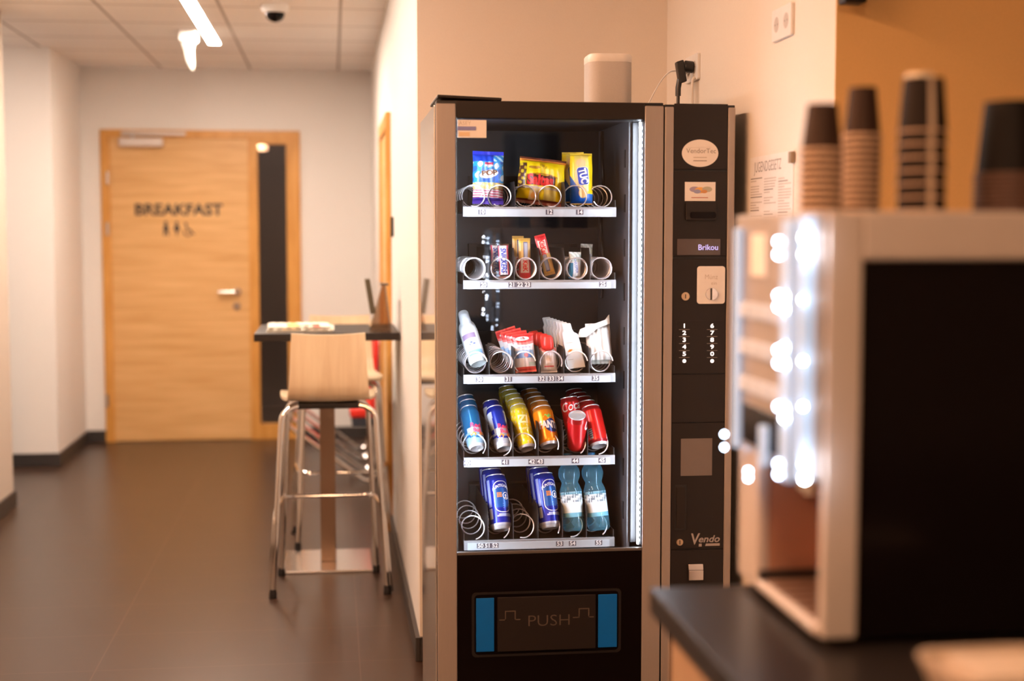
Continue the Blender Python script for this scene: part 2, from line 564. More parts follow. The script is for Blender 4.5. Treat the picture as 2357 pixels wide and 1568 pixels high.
poly(ic, [(-0.022, 0.034), (-0.012, 0.034), (-0.002, 0.012), (0.018, 0.004), (0.028, -0.016), (0.042, -0.024), (0.040, -0.034), (0.024, -0.028), (0.012, -0.008), (-0.012, -0.002)], f)
disc(ic, -0.018, 0.044, 0.010, f)
ic.build('pictograms', INK, leaf)
a, b = at(280, 303, yd), at(428, 313, yd)
MB().box(a.x, b.x, YE - 0.05, YE - 0.02, b.z, a.z).build('closer_rail', ALUM, d1, bevel=0.004)
a, b = at(276, 318, yd), at(376, 338, yd)
cl = MB().box(a.x, b.x, YE - 0.065, YE - 0.008, b.z, a.z)
cl.box(a.x + 0.08, a.x + 0.10, YE - 0.05, YE - 0.04, a.z, a.z + 0.05).build('door_closer', ALUM, leaf, bevel=0.004)
a, b = at(503, 672, yd), at(551, 672, yd)
h = MB().tube(round_path([(b.x - 0.012, YE - 0.008, a.z), (b.x - 0.012, YE - 0.06, a.z), (a.x, YE - 0.06, a.z)], 0.02), 0.011, 10)
h.cyl((b.x - 0.012, YE - 0.008, a.z), (b.x - 0.012, YE - 0.018, a.z), 0.026).build('door_handle', STEEL, leaf, smooth=40)
a = at(545, 705, yd)
MB().cyl((a.x, YE - 0.008, a.z), (a.x, YE - 0.016, a.z), 0.026).build('lock_rosette', STEEL, leaf, smooth=40)
for py in (410, 527, 922):
    a = at(247, py, yd)
    MB().cyl((a.x + 0.004, YE - 0.028, a.z - 0.045), (a.x + 0.004, YE - 0.028, a.z + 0.045), 0.011, 10).build('hinge', STEEL, d1, smooth=40)

# ---- door_2: door in the right corridor wall, seen almost edge-on
m = MB()
y0, y1, zt, x0 = 7.02, 8.06, 2.075, XR - 0.026
m.box(x0, XR, y0, y0 + 0.075, 0, zt).box(x0, XR, y1 - 0.075, y1, 0, zt).box(x0, XR, y0 + 0.075, y1 - 0.075, zt - 0.075, zt)
d2 = struct(m.build('door_2', FRAMEW, bevel=0.003))
MB().box(XR - 0.012, XR - 0.001, y0 + 0.075, y1 - 0.075, 0.005, zt - 0.075).build('door_leaf', DOORW, d2)

# ================================================================== LAMPS AND CEILING FITTINGS
def linear_lamp(label, x0, x1, y0, y1, glow, drop=0.013):
    o = thing('linear_ceiling_lamp', label, 'ceiling lamp', ((x0 + x1) / 2, (y0 + y1) / 2, ZC), group='long recessed lamps')
    MB().box(x0 - 0.006, x0, y0, y1, ZC - 0.006, ZC - 0.0005).box(x1, x1 + 0.006, y0, y1, ZC - 0.006, ZC - 0.0005) \
        .box(x0 - 0.006, x1 + 0.006, y1, y1 + 0.006, ZC - 0.006, ZC - 0.0005).box(x0 - 0.006, x1 + 0.006, y0 - 0.006, y0, ZC - 0.006, ZC - 0.0005).build('trim_frame', WHITE, o)
    MB().box(x0, x1, y0, y1, ZC - drop, ZC - 0.001).build('diffuser', glow, o)
    return o
linear_lamp('long glowing ceiling lamp over the corridor, beside the dome camera', -0.738, -0.672, 7.1, 9.02, GLOWW, 0.0055)
linear_lamp('long ceiling lamp over the corridor before the high table', -0.738, -0.672, 3.95, 6.6, GLOWM)
linear_lamp('long ceiling lamp nearest the camera, left of the counter', -0.97, -0.86, 1.2, 3.75, GLOWN)
linear_lamp('long ceiling lamp in the side corridor beyond the left wall', -4.4, -2.0, 8.30, 8.38, GLOWL)

linear_lamp('long ceiling lamp over the viewer, beside the counter', 0.10, 0.20, -1.1, 0.7, GLOWC)
o = thing('dome_camera', 'white ceiling dome camera with a dark bubble, beside the long lamp', 'security camera', (-0.280, 7.52, ZC))
MB().lathe([(0.001, 0), (0.072, 0), (0.070, -0.02), (0.062, -0.038), (0.050, -0.040)], 28, (-0.280, 7.52, ZC - 0.0005)).build('housing', WHITE, o, smooth=40)
MB().lathe([(0.049, -0.036), (0.049, -0.052), (0.042, -0.068), (0.028, -0.080), (0.012, -0.086), (0.001, -0.087)], 28, (-0.280, 7.52, ZC)).build('bubble', BLACKG, o, smooth=60)

o = thing('crystal_ceiling_light', 'small white ceiling fitting with a glowing tapered glass drop', 'ceiling light', (-0.815, 8.53, ZC))
MB().box(-0.862, -0.768, 8.46, 8.60, ZC - 0.062, ZC - 0.0005).build('base_box', WHITE, o, bevel=0.006)
m = MB()
secs = [(-0.818, 0.036, 0.050, -0.062), (-0.816, 0.034, 0.055, -0.085), (-0.813, 0.028, 0.055, -0.110), (-0.809, 0.024, 0.050, -0.150), (-0.803, 0.020, 0.045, -0.185), (-0.797, 0.012, 0.030, -0.205), (-0.795, 0.005, 0.012, -0.222)]
v, fs = [], []
for k, (cx, hx, hy, dz) in enumerate(secs):
    for i in range(8):
        q = 2 * PI * i / 8 + 0.3 * k
        v.append((cx + hx * math.cos(q), 8.53 + hy * math.sin(q), ZC + dz))
for k in range(len(secs) - 1):
    for i in range(8):
        j = (i + 1) % 8
        fs.append((k * 8 + i, k * 8 + j, (k + 1) * 8 + j, (k + 1) * 8 + i))
fs.append(tuple(range((len(secs) - 1) * 8, len(secs) * 8)))
m.add(v, fs).build('glass_drop', CRYSTAL, o)

# black card reader beside door_2
tag(MB().box(XR - 0.014, XR - 0.0005, 6.74, 6.80, 1.465, 1.56).build('wall_switch', BLACK, origin=(XR, 6.77, 1.465), bevel=0.003),
    'slim black wall switch next to the corridor door frame', 'switch')

# ================================================================== HIGH TABLE, STOOLS, THINGS ON THE TABLE
TX, TY, TZ = -0.028, 6.385, 1.057
o = thing('bar_table', 'high table with dark top and square column on a steel plate', 'table', (TX, TY, 0))
MB().box(-0.331, 0.284, 6.07, 6.70, TZ - 0.033, TZ).build('table_top', DARK, o, bevel=0.002)
MB().box(TX - 0.034, TX + 0.034, TY - 0.034, TY + 0.034, 0.012, TZ - 0.033).build('column', BRONZE, o, bevel=0.004)
MB().box(-0.224, 0.165, 6.17, 6.60, 0, 0.012).build('base_plate', STEEL, o, bevel=0.003)

def stool(label, loc, rz):
    o = thing('bar_stool', label, 'bar stool', loc, (0, 0, rz), group='plywood bar stools')
    # bent plywood shell: profile (y, z, half width), y<0 is the back
    prof = [(-0.226, 1.080, 0.147), (-0.222, 1.04, 0.149), (-0.216, 0.98, 0.152), (-0.209, 0.92, 0.156), (-0.201, 0.87, 0.160), (-0.190, 0.835, 0.163), (-0.170, 0.812, 0.165), (-0.140, 0.801, 0.168),
            (-0.09, 0.797, 0.178), (-0.02, 0.795, 0.190), (0.06, 0.797, 0.198), (0.12, 0.803, 0.198), (0.16, 0.802, 0.194), (0.185, 0.792, 0.188)]
    n = 10
    v, fs = [], []
    for side in (0, 1):
        for k, (y, z, w) in enumerate(prof):
            y2, z2 = prof[min(k + 1, len(prof) - 1)][:2]
            y1, z1 = prof[max(k - 1, 0)][:2]
            tl = math.hypot(y2 - y1, z2 - z1)
            ny, nz = -(z2 - z1) / tl, (y2 - y1) / tl
            for i in range(n + 1):
                u = -1 + 2 * i / n
                cur = 0.016 * (1 - u * u) * (1 if k < 6 else 0.4)
                dz = -0.006 * (1 - u * u) if k == 0 else 0
                off = 0.012 if side else 0.0
                v.append((w * u, y - ny * off * -1 - (cur if k < 6 else 0), z - nz * off * -1 - (cur if k >= 6 else 0) + dz))
    K = len(prof)
    def id_(s, k, i): return (s * K + k) * (n + 1) + i
    for k in range(K - 1):
        for i in range(n):
            fs.append((id_(1, k, i), id_(1, k, i + 1), id_(1, k + 1, i + 1), id_(1, k + 1, i)))
            fs.append((id_(0, k, i), id_(0, k + 1, i), id_(0, k + 1, i + 1), id_(0, k, i + 1)))
    for k in range(K - 1):
        for i in (0, n):
            q = (id_(0, k, i), id_(1, k, i), id_(1, k + 1, i), id_(0, k + 1, i))
            fs.append(q if i == 0 else q[::-1])
    for i in range(n):
        fs.append((id_(0, 0, i), id_(0, 0, i + 1), id_(1, 0, i + 1), id_(1, 0, i)))
        fs.append((id_(1, K - 1, i), id_(1, K - 1, i + 1), id_(0, K - 1, i + 1), id_(0, K - 1, i)))
    sh = MB().add(v, fs).build('seat_shell', PLY, o, smooth=50, local=True)
    MB().box(-0.125, 0.125, -0.14, 0.12, 0.765, 0.789).build('seat_bracket', BLACK, o, local=True, bevel=0.004)
    r = 0.0115
    for sx in (-1, 1):
        for back in (1, 0):
            if back:
                pts = [(sx * 0.085, -0.12, 0.776), (sx * 0.150, -0.135, 0.776), (sx * 0.190, -0.150, 0.745), (sx * 0.232, -0.187, 0.012)]
            else:
                pts = [(sx * 0.085, 0.09, 0.776), (sx * 0.135, 0.10, 0.776), (sx * 0.170, 0.115, 0.745), (sx * 0.205, 0.200, 0.012)]
            lg = MB().tube(round_path(pts, 0.05, 6), r, 10).build('leg', CHROME, o, smooth=60, local=True)
            x, y = pts[-1][:2]
            MB().lathe([(0.001, 0), (0.016, 0), (0.016, 0.022), (0.013, 0.038), (0.001, 0.038)], 12, (x, y, 0)).build('foot_cap', BLACK, lg, smooth=50, local=True)
    pts = [(-0.247, -0.176, 0.012), (-0.219, -0.172, 0.355), (-0.196, 0.150, 0.355), (0.196, 0.150, 0.355), (0.219, -0.172, 0.355), (0.247, -0.176, 0.012)]
    MB().tube(round_path(pts, 0.055, 7), 0.0095, 10).build('footrest', CHROME, o, smooth=60, local=True)
    return o
stool('pale plywood bar stool turned away, on this side of the high table', (-0.022, 5.955, 0), R(1.0))
stool('pale plywood bar stool on the far side of the high table, mostly hidden', (0.034, 6.85, 0), R(180))

# newspapers on the table
def newspaper(label, cx, cy, w, d, z, h, rz, cols):
    m = MB()
    n = 26
    def wob(i, j): return 0.0015 * math.sin(i * 1.7 + j * 0.9)
    v, fs, cs = [], [], []
    for j in range(n + 1):
        for i in range(n + 1):
            u, q = -0.5 + i / n, -0.5 + j / n
            v.append((u * w, q * d, h + wob(i, j)))
    for j in range(n):
        for i in range(n):
            k = j * (n + 1) + i
            fs.append((k, k + 1, k + n + 2, k + n + 1))
            u, q = i / n, j / n
            c_ = (0.80, 0.74, 0.62)
            for (a0, a1, b0, b1, cc) in cols:
                if a0 <= u < a1 and b0 <= q < b1:
                    c_ = cc
            cs.append(c_)
    m.add(v, fs, 0, cs)
    m.box(-w / 2, w / 2, -d / 2, d / 2, 0, h - 0.002, 0, (0.74, 0.69, 0.58))
    for k in range(3):
        m.box(-w / 2 - 0.004, w / 2 + 0.004 * k, -d / 2 - 0.004 - 0.002 * k, d / 2, h * k / 3, h * k / 3 + 0.0012, 0, (0.70, 0.66, 0.56))
    ob = m.build('newspaper', art_mat('newsprint', 0.75, 0, 0.2), origin=None)
    ob.location = (cx, cy, z); ob.rotation_euler = (0, 0, rz)
    return tag(ob, label, 'newspaper', 'newspapers on the high table')
newspaper('folded newspaper lying on the high table, under another', -0.14, 6.33, 0.275, 0.36, TZ, 0.011, 0.0, [(0.2, 0.5, 0, 0.4, (0.72, 0.45, 0.2)), (0.6, 0.85, 0, 0.4, (0.5, 0.35, 0.25))])
newspaper('topmost folded newspaper with a red headline on the high table', -0.15, 6.35, 0.26, 0.33, TZ + 0.0125, 0.008, 0.05, [(0.30, 0.48, 0.0, 0.9, (0.78, 0.50, 0.20)), (0.48, 0.72, 0.1, 0.5, (0.35, 0.28, 0.2)), (0.70, 0.82, 0.0, 0.6, (0.70, 0.12, 0.08)), (0.1, 0.28, 0.2, 0.7, (0.72, 0.66, 0.5))])

o = thing('menu_stand', 'smoky acrylic menu stand with a dark upright card on the high table', 'menu stand', (0.19, 6.2, TZ))
def slab(m, p0, p1, thick, y0, y1):
    p0, p1 = Vector((p0[0], 0, p0[1])), Vector((p1[0], 0, p1[1]))
    d = (p1 - p0).normalized(); nn = Vector((-d.z, 0, d.x)) * thick / 2
    q = [p0 - nn, p1 - nn, p1 + nn, p0 + nn]
    return m.prism([(a.x, a.z) for a in q], lambda a, b, y: (a, y, b), y0, y1)
slab(MB(), (0.158, TZ + 0.001), (0.214, 1.262), 0.005, 6.14, 6.30).build('front_sheet', ACRYL, o)
slab(MB(), (0.250, TZ + 0.001), (0.226, 1.262), 0.005, 6.14, 6.30).build('back_sheet', ACRYL, o)
for y_ in (6.142, 6.296):
    MB().prism([(0.162, TZ + 0.002), (0.247, TZ + 0.002), (0.224, 1.258), (0.216, 1.258)], lambda a, b, y: (a, y, b), y_, y_ + 0.003).build('side_sheet', ACRYL, o)
MB().box(0.206, 0.240, 6.14, 6.30, 1.256, 1.264).build('top_fold', mat('acrylic_edge', (0.10, 0.075, 0.06), 0.3), o)
slab(MB(), (0.1735, 1.134), (0.150, 1.283), 0.021, 6.15, 6.29).build('dark_card', mat('olive_card', (0.07, 0.055, 0.028), 0.45), o)

# red cantilever chairs by the end wall
def lounge(label, dx, y):
    o = thing('cantilever_chair', label, 'chair', (dx, y, 0), group='red cantilever chairs by the end wall')
    for sy in (-0.20, 0.20):
        pts = [(-0.24, sy, 0.42), (-0.27, sy, 0.36), (0.19, sy, 0.013), (0.245, sy, 0.025), (0.262, sy, 0.10), (0.255, sy, 0.40)]
        MB().tube(round_path(pts, 0.05, 5), 0.013, 8).build('frame', CHROME, o, smooth=60, local=True)
    MB().tube([(0.262, -0.20, 0.10), (0.262, 0.20, 0.10)], 0.012, 8).build('cross_bar', CHROME, o, smooth=60, local=True)
    MB().box(0.10, 0.255, -0.20, 0.20, 0.395, 0.45).build('seat', RED, o, local=True, bevel=0.012)
    MB().box(0.11, 0.25, -0.19, 0.19, 0.345, 0.395).build('seat_base', mat('seat_base_dark', (0.03, 0.035, 0.05), 0.6), o, local=True, bevel=0.004)
    b = MB()
    b.prism([(0.215, 0.445), (0.25, 0.445), (0.275, 0.85), (0.245, 0.86)], lambda a, z, y: (a, y, z), -0.20, 0.20)
    b.build('backrest', RED, o, local=True, bevel=0.006)
    return o
a = lounge('red cantilever chair with chrome frame, nearest of the row by the end wall', -0.003, 8.62)
dup(a, (-0.010, 9.09, 0), label='red cantilever chair in the middle of the row by the end wall')
dup(a, (-0.018, 9.56, 0), label='red cantilever chair standing closest to the end wall')

# ================================================================== VENDING MACHINE
YF = 3.85
MX0, MX1, MX2, MX3 = 0.2799, 0.9053, 0.9080, 1.1072
MT = 1.834
vm = thing('vending_machine', 'tall black and silver snack and drink vending machine with a lit glass front', 'vending machine', ((MX0 + MX3) / 2, YF, 0))
GX0, GX1, GZ0, GZ1 = 0.3365, 0.8475, 0.602, 1.783
# cabinet: side walls, back, top, bottom (open towards the glass)
cb = MB()
cb.box(MX0, MX0 + 0.02, 3.925, 4.53, 0.03, MT - 0.008)
cab = cb.build('cabinet_side', MIRROR, vm, bevel=0.003)
cab['label'] = 'glossy light metal side wall'
MB().box(MX3 - 0.02, MX3, YF + 0.06, 4.53, 0.03, MT - 0.004).box(MX0 + 0.02, MX3 - 0.02, 4.50, 4.53, 0.03, MT - 0.004) \
    .box(MX0 + 0.02, MX3 - 0.02, 3.925, 4.50, MT - 0.03, MT - 0.004).box(MX0 + 0.02, MX3 - 0.02, 3.925, 4.50, 0.03, 0.06) \
    .box(MX1 - 0.03, MX2 + 0.02, 3.92, 4.50, 0.06, MT - 0.03).build('cabinet_body', DARK, vm)
for x in (MX0 + 0.06, MX1 - 0.05, MX3 - 0.05):
    MB().cyl((x, 3.98, 0), (x, 3.98, 0.032), 0.02, 12).build('foot', BLACK, vm, smooth=40)
# liner of the goods compartment
MB().box(0.318, 0.830, 4.37, 4.38, 0.55, 1.80).box(0.318, 0.322, 3.915, 4.37, 0.55, 1.80).box(0.322, 0.826, 3.915, 4.37, 1.79, 1.80).box(0.322, 0.826, 3.915, 4.37, 0.55, 0.56).build('liner', INNER, vm)
li = MB().box(0.822, 0.830, 3.915, 4.37, 0.55, 1.80).build('liner_side', INNERR, vm)
for k in range(9):
    z = 0.66 + 0.125 * k
    MB().box(0.8195, 0.8225, 3.955, 3.968, z, z + 0.05).build('shelf_bracket', INNER, li)
MB().tube(smooth_path([(0.816, 4.28, 1.785), (0.814, 4.27, 1.70), (0.817, 4.26, 1.62), (0.812, 4.27, 1.50), (0.816, 4.25, 1.38), (0.814, 4.27, 1.28)], 6), 0.005, 6).build('cable', BLACK, li, smooth=60)
# door
dr = MB().box(MX0 + 0.002, MX1, YF + 0.004, YF + 0.010, 0.05, GZ0 - 0.004).box(MX0 + 0.002, MX1, YF + 0.010, 3.915, 0.05, GZ0 - 0.045).box(MX0 + 0.002, MX1, YF + 0.004, 3.915, GZ1, MT - 0.002) \
    .box(MX0 + 0.002, 0.319, YF + 0.004, 3.915, GZ0, GZ1).box(GX1 + 0.001, MX1, YF + 0.004, 3.915, GZ0, GZ1).build('door', BLACK, vm, bevel=0.002)
MB().box(MX0, 0.3335, YF - 0.004, YF + 0.003, 0.05, MT - 0.011).build('side_trim', ALU, dr, bevel=0.003)
MB().box(0.8525, MX1 - 0.0005, YF - 0.004, YF + 0.003, 0.05, MT - 0.011).build('side_trim', ALU, dr, bevel=0.003)
MB().box(0.3345, 0.8515, YF - 0.002, YF + 0.003, GZ1 + 0.002, MT - 0.003).build('header_panel', DARK, dr, bevel=0.0015)
MB().box(0.3345, 0.8515, YF - 0.002, YF + 0.003, 0.05, GZ0 - 0.012).build('lower_panel', BLACKG, dr, bevel=0.0015)
MB().box(0.3345, 0.8515, YF - 0.003, YF + 0.009, GZ0 - 0.011, GZ0 - 0.003).build('glass_ledge', mat('grey_ledge', (0.10, 0.09, 0.085), 0.35), dr, bevel=0.001)
MB().box(0.335, 0.8505, YF + 0.003, YF + 0.008, GZ0 - 0.001, GZ1 + 0.001).build('glass_pane', GLASS, dr)
MB().box(GX1 - 0.0022, GX1 + 0.0005, YF + 0.010, 3.914, GZ0 + 0.002, GZ1 - 0.002).build('light_reveal', REVEAL, dr)
MB().box(0.3355, 0.3372, YF + 0.001, YF + 0.0028, GZ0, GZ1).build('glass_edge', mat('glass_edge_green', (0.10, 0.125, 0.115), 0.2), dr)
MB().box(0.8305, GX1 - 0.0025, 3.900, 3.914, GZ0 + 0.002, GZ1 - 0.002).build('light_reveal', REVEAL, dr)
lb = MB().box(GX1 - 0.0060, GX1 - 0.0025, YF + 0.010, YF + 0.020, GZ0 + 0.004, GZ1 - 0.004).build('led_bar', LEDC, dr)
lb['label'] = 'cool white light strip'
m = MB()
for k in range(74):
    z = GZ0 + 0.012 + k * 0.0157
    m.box(GX1 - 0.0022, GX1 - 0.0005, YF + 0.0085, YF + 0.0105, z, z + 0.006)
m.build('diode_strip', LEDDOT, lb)
MB().box(0.3195, 0.3255, YF + 0.012, YF + 0.030, GZ0 + 0.004, GZ1 - 0.004).build('led_bar', LEDC, dr)
# thin black cover lying on the machine top
MB().obox((0.372, 4.0, MT + 0.006), (0.087, 0, -0.0035), (0, 0.145, 0), (0.0001, 0, 0.004)).build('top_cover', DARK, vm, bevel=0.002)
# delivery flap
fz0, fz1 = at(1260, 1494, YF).z, at(1260, 1372, YF).z
xa, xb, xc, xd, xe, xf = [ax(p, YF) for p in (1094, 1136, 1144, 1374, 1380, 1424)]
fr = MB()
P = round_rect((xf - xa) / 2 + 0.012, (fz1 - fz0) / 2 + 0.016, 0.012)
cxm, czm = (xa + xf) / 2, (fz0 + fz1) / 2
n = len(P)
Q = [(a * 0.965, b * 0.93) for a, b in P]
fr.add([(cxm + a, YF - 0.0035, czm + b) for a, b in P] + [(cxm + a, YF - 0.0035, czm + b) for a, b in Q] + [(cxm + a, YF - 0.002, czm + b) for a, b in P] + [(cxm + a, YF - 0.002, czm + b) for a, b in Q],
       [(i, (i + 1) % n, n + (i + 1) % n, n + i) for i in range(n)] + [(2 * n + i, 2 * n + (i + 1) % n, (i + 1) % n, i) for i in range(n)] + [(n + i, n + (i + 1) % n, 3 * n + (i + 1) % n, 3 * n + i) for i in range(n)])
fl = fr.build('delivery_frame', BLACK, dr, smooth=40)
for q0, q1 in ((xa, xb), (xe, xf)):
    MB().box(q0, q1, YF - 0.006, YF - 0.002, fz0, fz1).build('flap_side', BLUEP, fl, bevel=0.001)['label'] = 'blue side piece of the delivery flap'
pf = MB().box(xc, xd, YF - 0.0065, YF - 0.002, fz0 - 0.002, fz1 + 0.001).build('push_flap', PANEL, fl, bevel=0.0015)
def front(cx, cz, d=0.0005):
    return lambda u, v, e=0.0: (cx + u, YF - d - e, cz + v)
EMB = mat('emboss_highlight', (0.10, 0.075, 0.06), 0.3)  # lighter brown paints in the highlights that pick out the embossing
cc = at(1263, 1428, YF)
MB().text('PUSH', front(cc.x, cc.z, 0.0072), 0.045, sx=1.15, bold=-0.012).build('lettering', EMB, pf)
def step(cx, cz, s=0.016, w=0.0016):
    g = MB()
    f_ = front(cx, cz, 0.0072)
    for x0, x1, z0, z1 in ((-2.1 * s, -0.9 * s, -0.2 * s, -0.2 * s + 2 * w), (-0.9 * s, 0.6 * s, 1.3 * s, 1.3 * s + 2 * w), (-0.9 * s - 2 * w, -0.9 * s, -0.2 * s, 1.3 * s + 2 * w), (0.6 * s, 0.6 * s + 2 * w, -0.2 * s, 1.3 * s + 2 * w), (0.6 * s, 1.6 * s, -0.2 * s, -0.2 * s + 2 * w)):
        g.add([f_(x0, z0), f_(x1, z0), f_(x1, z1), f_(x0, z1)], [(0, 1, 2, 3)])
    g.build('step_mark', EMB, pf)
a = at(1176, 1424, YF); step(a.x, a.z)
a = at(1345, 1418, YF); step(a.x, a.z)
# small sticker in the corner of the pane (its square code is left out)
sx0, sx1, sz0, sz1 = ax(1054, YF), ax(1120, YF), at(1087, 317, YF).z, at(1087, 276, YF).z
st = MB().box(sx0, sx1, YF + 0.0018, YF + 0.0026, sz0, sz1)
st.box(sx0, ax(1096, YF), YF + 0.0010, YF + 0.0017, at(1075, 300, YF).z, at(1075, 291, YF).z, 1)
st.box(sx0 + 0.004, ax(1082, YF), YF + 0.0010, YF + 0.0017, at(1075, 313, YF).z, at(1075, 304, YF).z, 3)
st.text('ASEY', front(ax(1071, YF), at(1071, 284, YF).z, -0.0012), 0.015, 2)
st.build('pane_sticker', [PAPER, mat('sticker_blue', (0.22, 0.24, 0.50), 0.5), LGREY, mat('sticker_tan', (0.72, 0.56, 0.36), 0.6)], dr)

# ---- payment column
pu = MB().box(MX2, MX3, YF + 0.004, YF + 0.06, 0.05, MT - 0.006).build('payment_unit', BLACK, vm, bevel=0.002)
MB().box(MX2 + 0.0005, 0.9335, YF - 0.004, YF + 0.003, 0.05, MT - 0.013).build('side_trim', ALU, pu, bevel=0.003)
MB().box(1.0865, MX3 - 0.0005, YF - 0.004, YF + 0.003, 0.05, MT - 0.013).build('side_trim', ALU, pu, bevel=0.003)
PZ = lambda py: at(1610, py, YF).z
for z0, z1 in ((PZ(390), PZ(239)), (PZ(590), PZ(394)), (PZ(860), PZ(596)), (PZ(972), PZ(862)), (PZ(1262), PZ(974)), (0.05, PZ(1266))):
    MB().box(0.9345, 1.0855, YF - 0.002, YF + 0.003, z0, z1).build('face_panel', PANEL, pu, bevel=0.0015)
o_ = at(1611, 353, YF)
st = MB()
disc(st, 0, 0, 1, lambda u, v: (o_.x + u * 0.0515, YF - 0.0024, o_.z + v * 0.0375), 40)
disc(st, 0, 0, 1, lambda u, v: (o_.x + u * 0.0515, YF - 0.0020, o_.z + v * 0.0375), 40)
st.text('VendorTec', front(o_.x + 0.003, o_.z + 0.006, 0.0029), 0.0185, 1, sx=1.0)
for k, w in ((-0.0115, 0.019), (-0.0205, 0.019)):
    f_ = front(o_.x, o_.z + k, 0.0029)
    st.add([f_(-w, -0.0013), f_(w, -0.0013), f_(w, 0.0013), f_(-w, 0.0013)], [(0, 1, 2, 3)], 1 if k < -0.015 else 2)
st.add([front(o_.x, o_.z, 0.0029)(u, v) for u, v in ((-0.035, 0.0145), (0.030, 0.0165), (0.030, 0.0172), (-0.035, 0.0152))], [(0, 1, 2, 3)], 2)
st.build('oval_sticker', [PAPER, GREY, LGREY], pu)['label'] = 'white oval maker sticker'
a, b = at(1576, 419, YF), at(1646, 463, YF)
st = MB().box(a.x, b.x, YF - 0.0028, YF - 0.0018, b.z, a.z)
for q, (px, py, r, mi) in enumerate(((1598, 436, 0.011, 1), (1611, 438, 0.012, 2), (1627, 436, 0.011, 3), (1604, 441, 0.008, 4), (1620, 441, 0.007, 5))):
    w = at(px, py, YF)
    disc(st, 0, 0, 1, lambda u, v: (w.x + u * r * 1.3, YF - 0.0032 - 0.0001 * q, w.z + v * r * 0.7), 20, mi=mi)
w = at(1611, 455, YF)
f_ = front(w.x, w.z, 0.0034)
st.add([f_(-0.025, -0.001), f_(0.022, -0.001), f_(0.022, 0.001), f_(-0.025, 0.001)], [(0, 1, 2, 3)], 6)
st.build('card_sticker', [PAPER] + [mat('sticker_spot_%s' % nm, c_, 0.6) for nm, c_ in (('violet', (0.35, 0.3, 0.42)), ('orange', (0.75, 0.42, 0.12)), ('sage', (0.45, 0.45, 0.36)), ('blue', (0.3, 0.32, 0.5)), ('rust', (0.6, 0.3, 0.12)), ('red', (0.5, 0.15, 0.1)))], pu)
a, b = at(1577, 466, YF), at(1646, 508, YF)
bn = MB().box(a.x, b.x, YF - 0.012, YF - 0.002, b.z, a.z).build('banknote_reader', PANEL, pu, bevel=0.003)
a, b = at(1586, 488, YF), at(1645, 503, YF)
MB().prism([(p + (a.x + b.x) / 2, q + (a.z + b.z) / 2) for p, q in round_rect((b.x - a.x) / 2, (a.z - b.z) / 2, 0.006)], lambda p, q, d: (p, YF - d, q), 0.0121, 0.0140).build('banknote_slot', BLACKG, bn)
a, b = at(1558, 550, YF), at(1657, 587, YF)
ds = MB().box(a.x, b.x, YF - 0.004, YF - 0.002, b.z, a.z).build('display', mat('display_window', (0.085, 0.07, 0.07), 0.18), pu)
a = at(1629, 570, YF)
MB().text('Brikou', front(a.x, a.z, 0.0046), 0.0215, bold=0.01).build('display_text', BLUEGLOW, ds)
a, b = at(1604, 613, YF), at(1667, 699, YF)
cxp, czp = (a.x + b.x) / 2, (a.z + b.z) / 2
cp = MB().prism([(p + cxp, q + czp) for p, q in round_rect((b.x - a.x) / 2, (a.z - b.z) / 2, 0.008)], lambda p, q, d: (p, YF - d, q), 0.002, 0.006).build('coin_plate', WHITE, pu)
g = MB().text('Münz', front(cxp, czp + 0.022, 0.0065), 0.019, sx=0.9).text('ein', front(cxp + 0.008, czp + 0.005, 0.0065), 0.014)
g.build('coin_text', LGREY, cp)
w = at(1636, 677, YF)
k_ = MB()
disc(k_, 0, 0, 1, lambda u, v: (w.x + u * 0.017, YF - 0.0064, w.z + v * 0.017), 28, r2=0.88)
k_.add([(w.x + u, YF - 0.0066, w.z + v) for u, v in ((-0.0025, -0.016), (0.0005, -0.016), (0.0005, 0.016), (-0.0025, 0.016))], [(0, 1, 2, 3)], 1)
k_.prism([(0.001, -0.016)] + [(0.0165 * math.cos(R(t)), 0.0165 * math.sin(R(t))) for t in range(-80, 81, 16)] + [(0.001, 0.016)], lambda p, q, d: (w.x + p, YF - d, w.z + q), 0.0062, 0.012, 2)
k_.build('coin_knob', [STEEL, BLACK, CHROME], cp)
for px, py, r in ((1576, 682, 0.0115), (1563, 1247, 0.0095)):
    w = at(px, py, YF)
    lk = MB().cyl((w.x, YF - 0.002, w.z), (w.x, YF - 0.010, w.z), r, 20).build('lock', mat('brass_lock', (0.75, 0.58, 0.40), 0.25, 0.9), pu, smooth=40)
    MB().box(w.x - 0.0012, w.x + 0.0012, YF - 0.0106, YF - 0.0101, w.z - 0.006, w.z + 0.006).build('key_slot', BLACK, lk)
kp = MB().box(0.945, 1.075, YF - 0.0028, YF - 0.002, PZ(842), PZ(738)).build('keypad', PANEL, pu)
for col, (px, chars) in enumerate(((1574.5, '12345*'), (1638.5, '67890#'))):
    for k, ch in enumerate(chars):
        w = at(px, 750.5 + k * 16.1, YF)
        key = MB()
        if ch in '*#':
            disc(key, w.x, w.z, 0.0055, lambda u, v: (u, YF - 0.0032, v), 8)
        else:
            key.text(ch, front(w.x, w.z, 0.0032), 0.0165, bold=0.02, sx=1.35)
        f_ = front(w.x, w.z - 0.0098, 0.0032)
        if ch not in '*#':
            key.add([f_(-0.015, -0.0006), f_(0.015, -0.0006), f_(0.015, 0.0006), f_(-0.015, 0.0006)], [(0, 1, 2, 3)], 1)
        key.build('key', [KEYGLOW, GREY], kp)
a, b = at(1567, 1010, YF), at(1638, 1094, YF)
MB().box(a.x, b.x, YF - 0.003, YF - 0.0018, b.z, a.z).build('grey_sticker', mat('brown_grey_film', (0.16, 0.135, 0.125), 0.45), pu)
a, b = at(1554, 1118, YF), at(1577, 1218, YF)
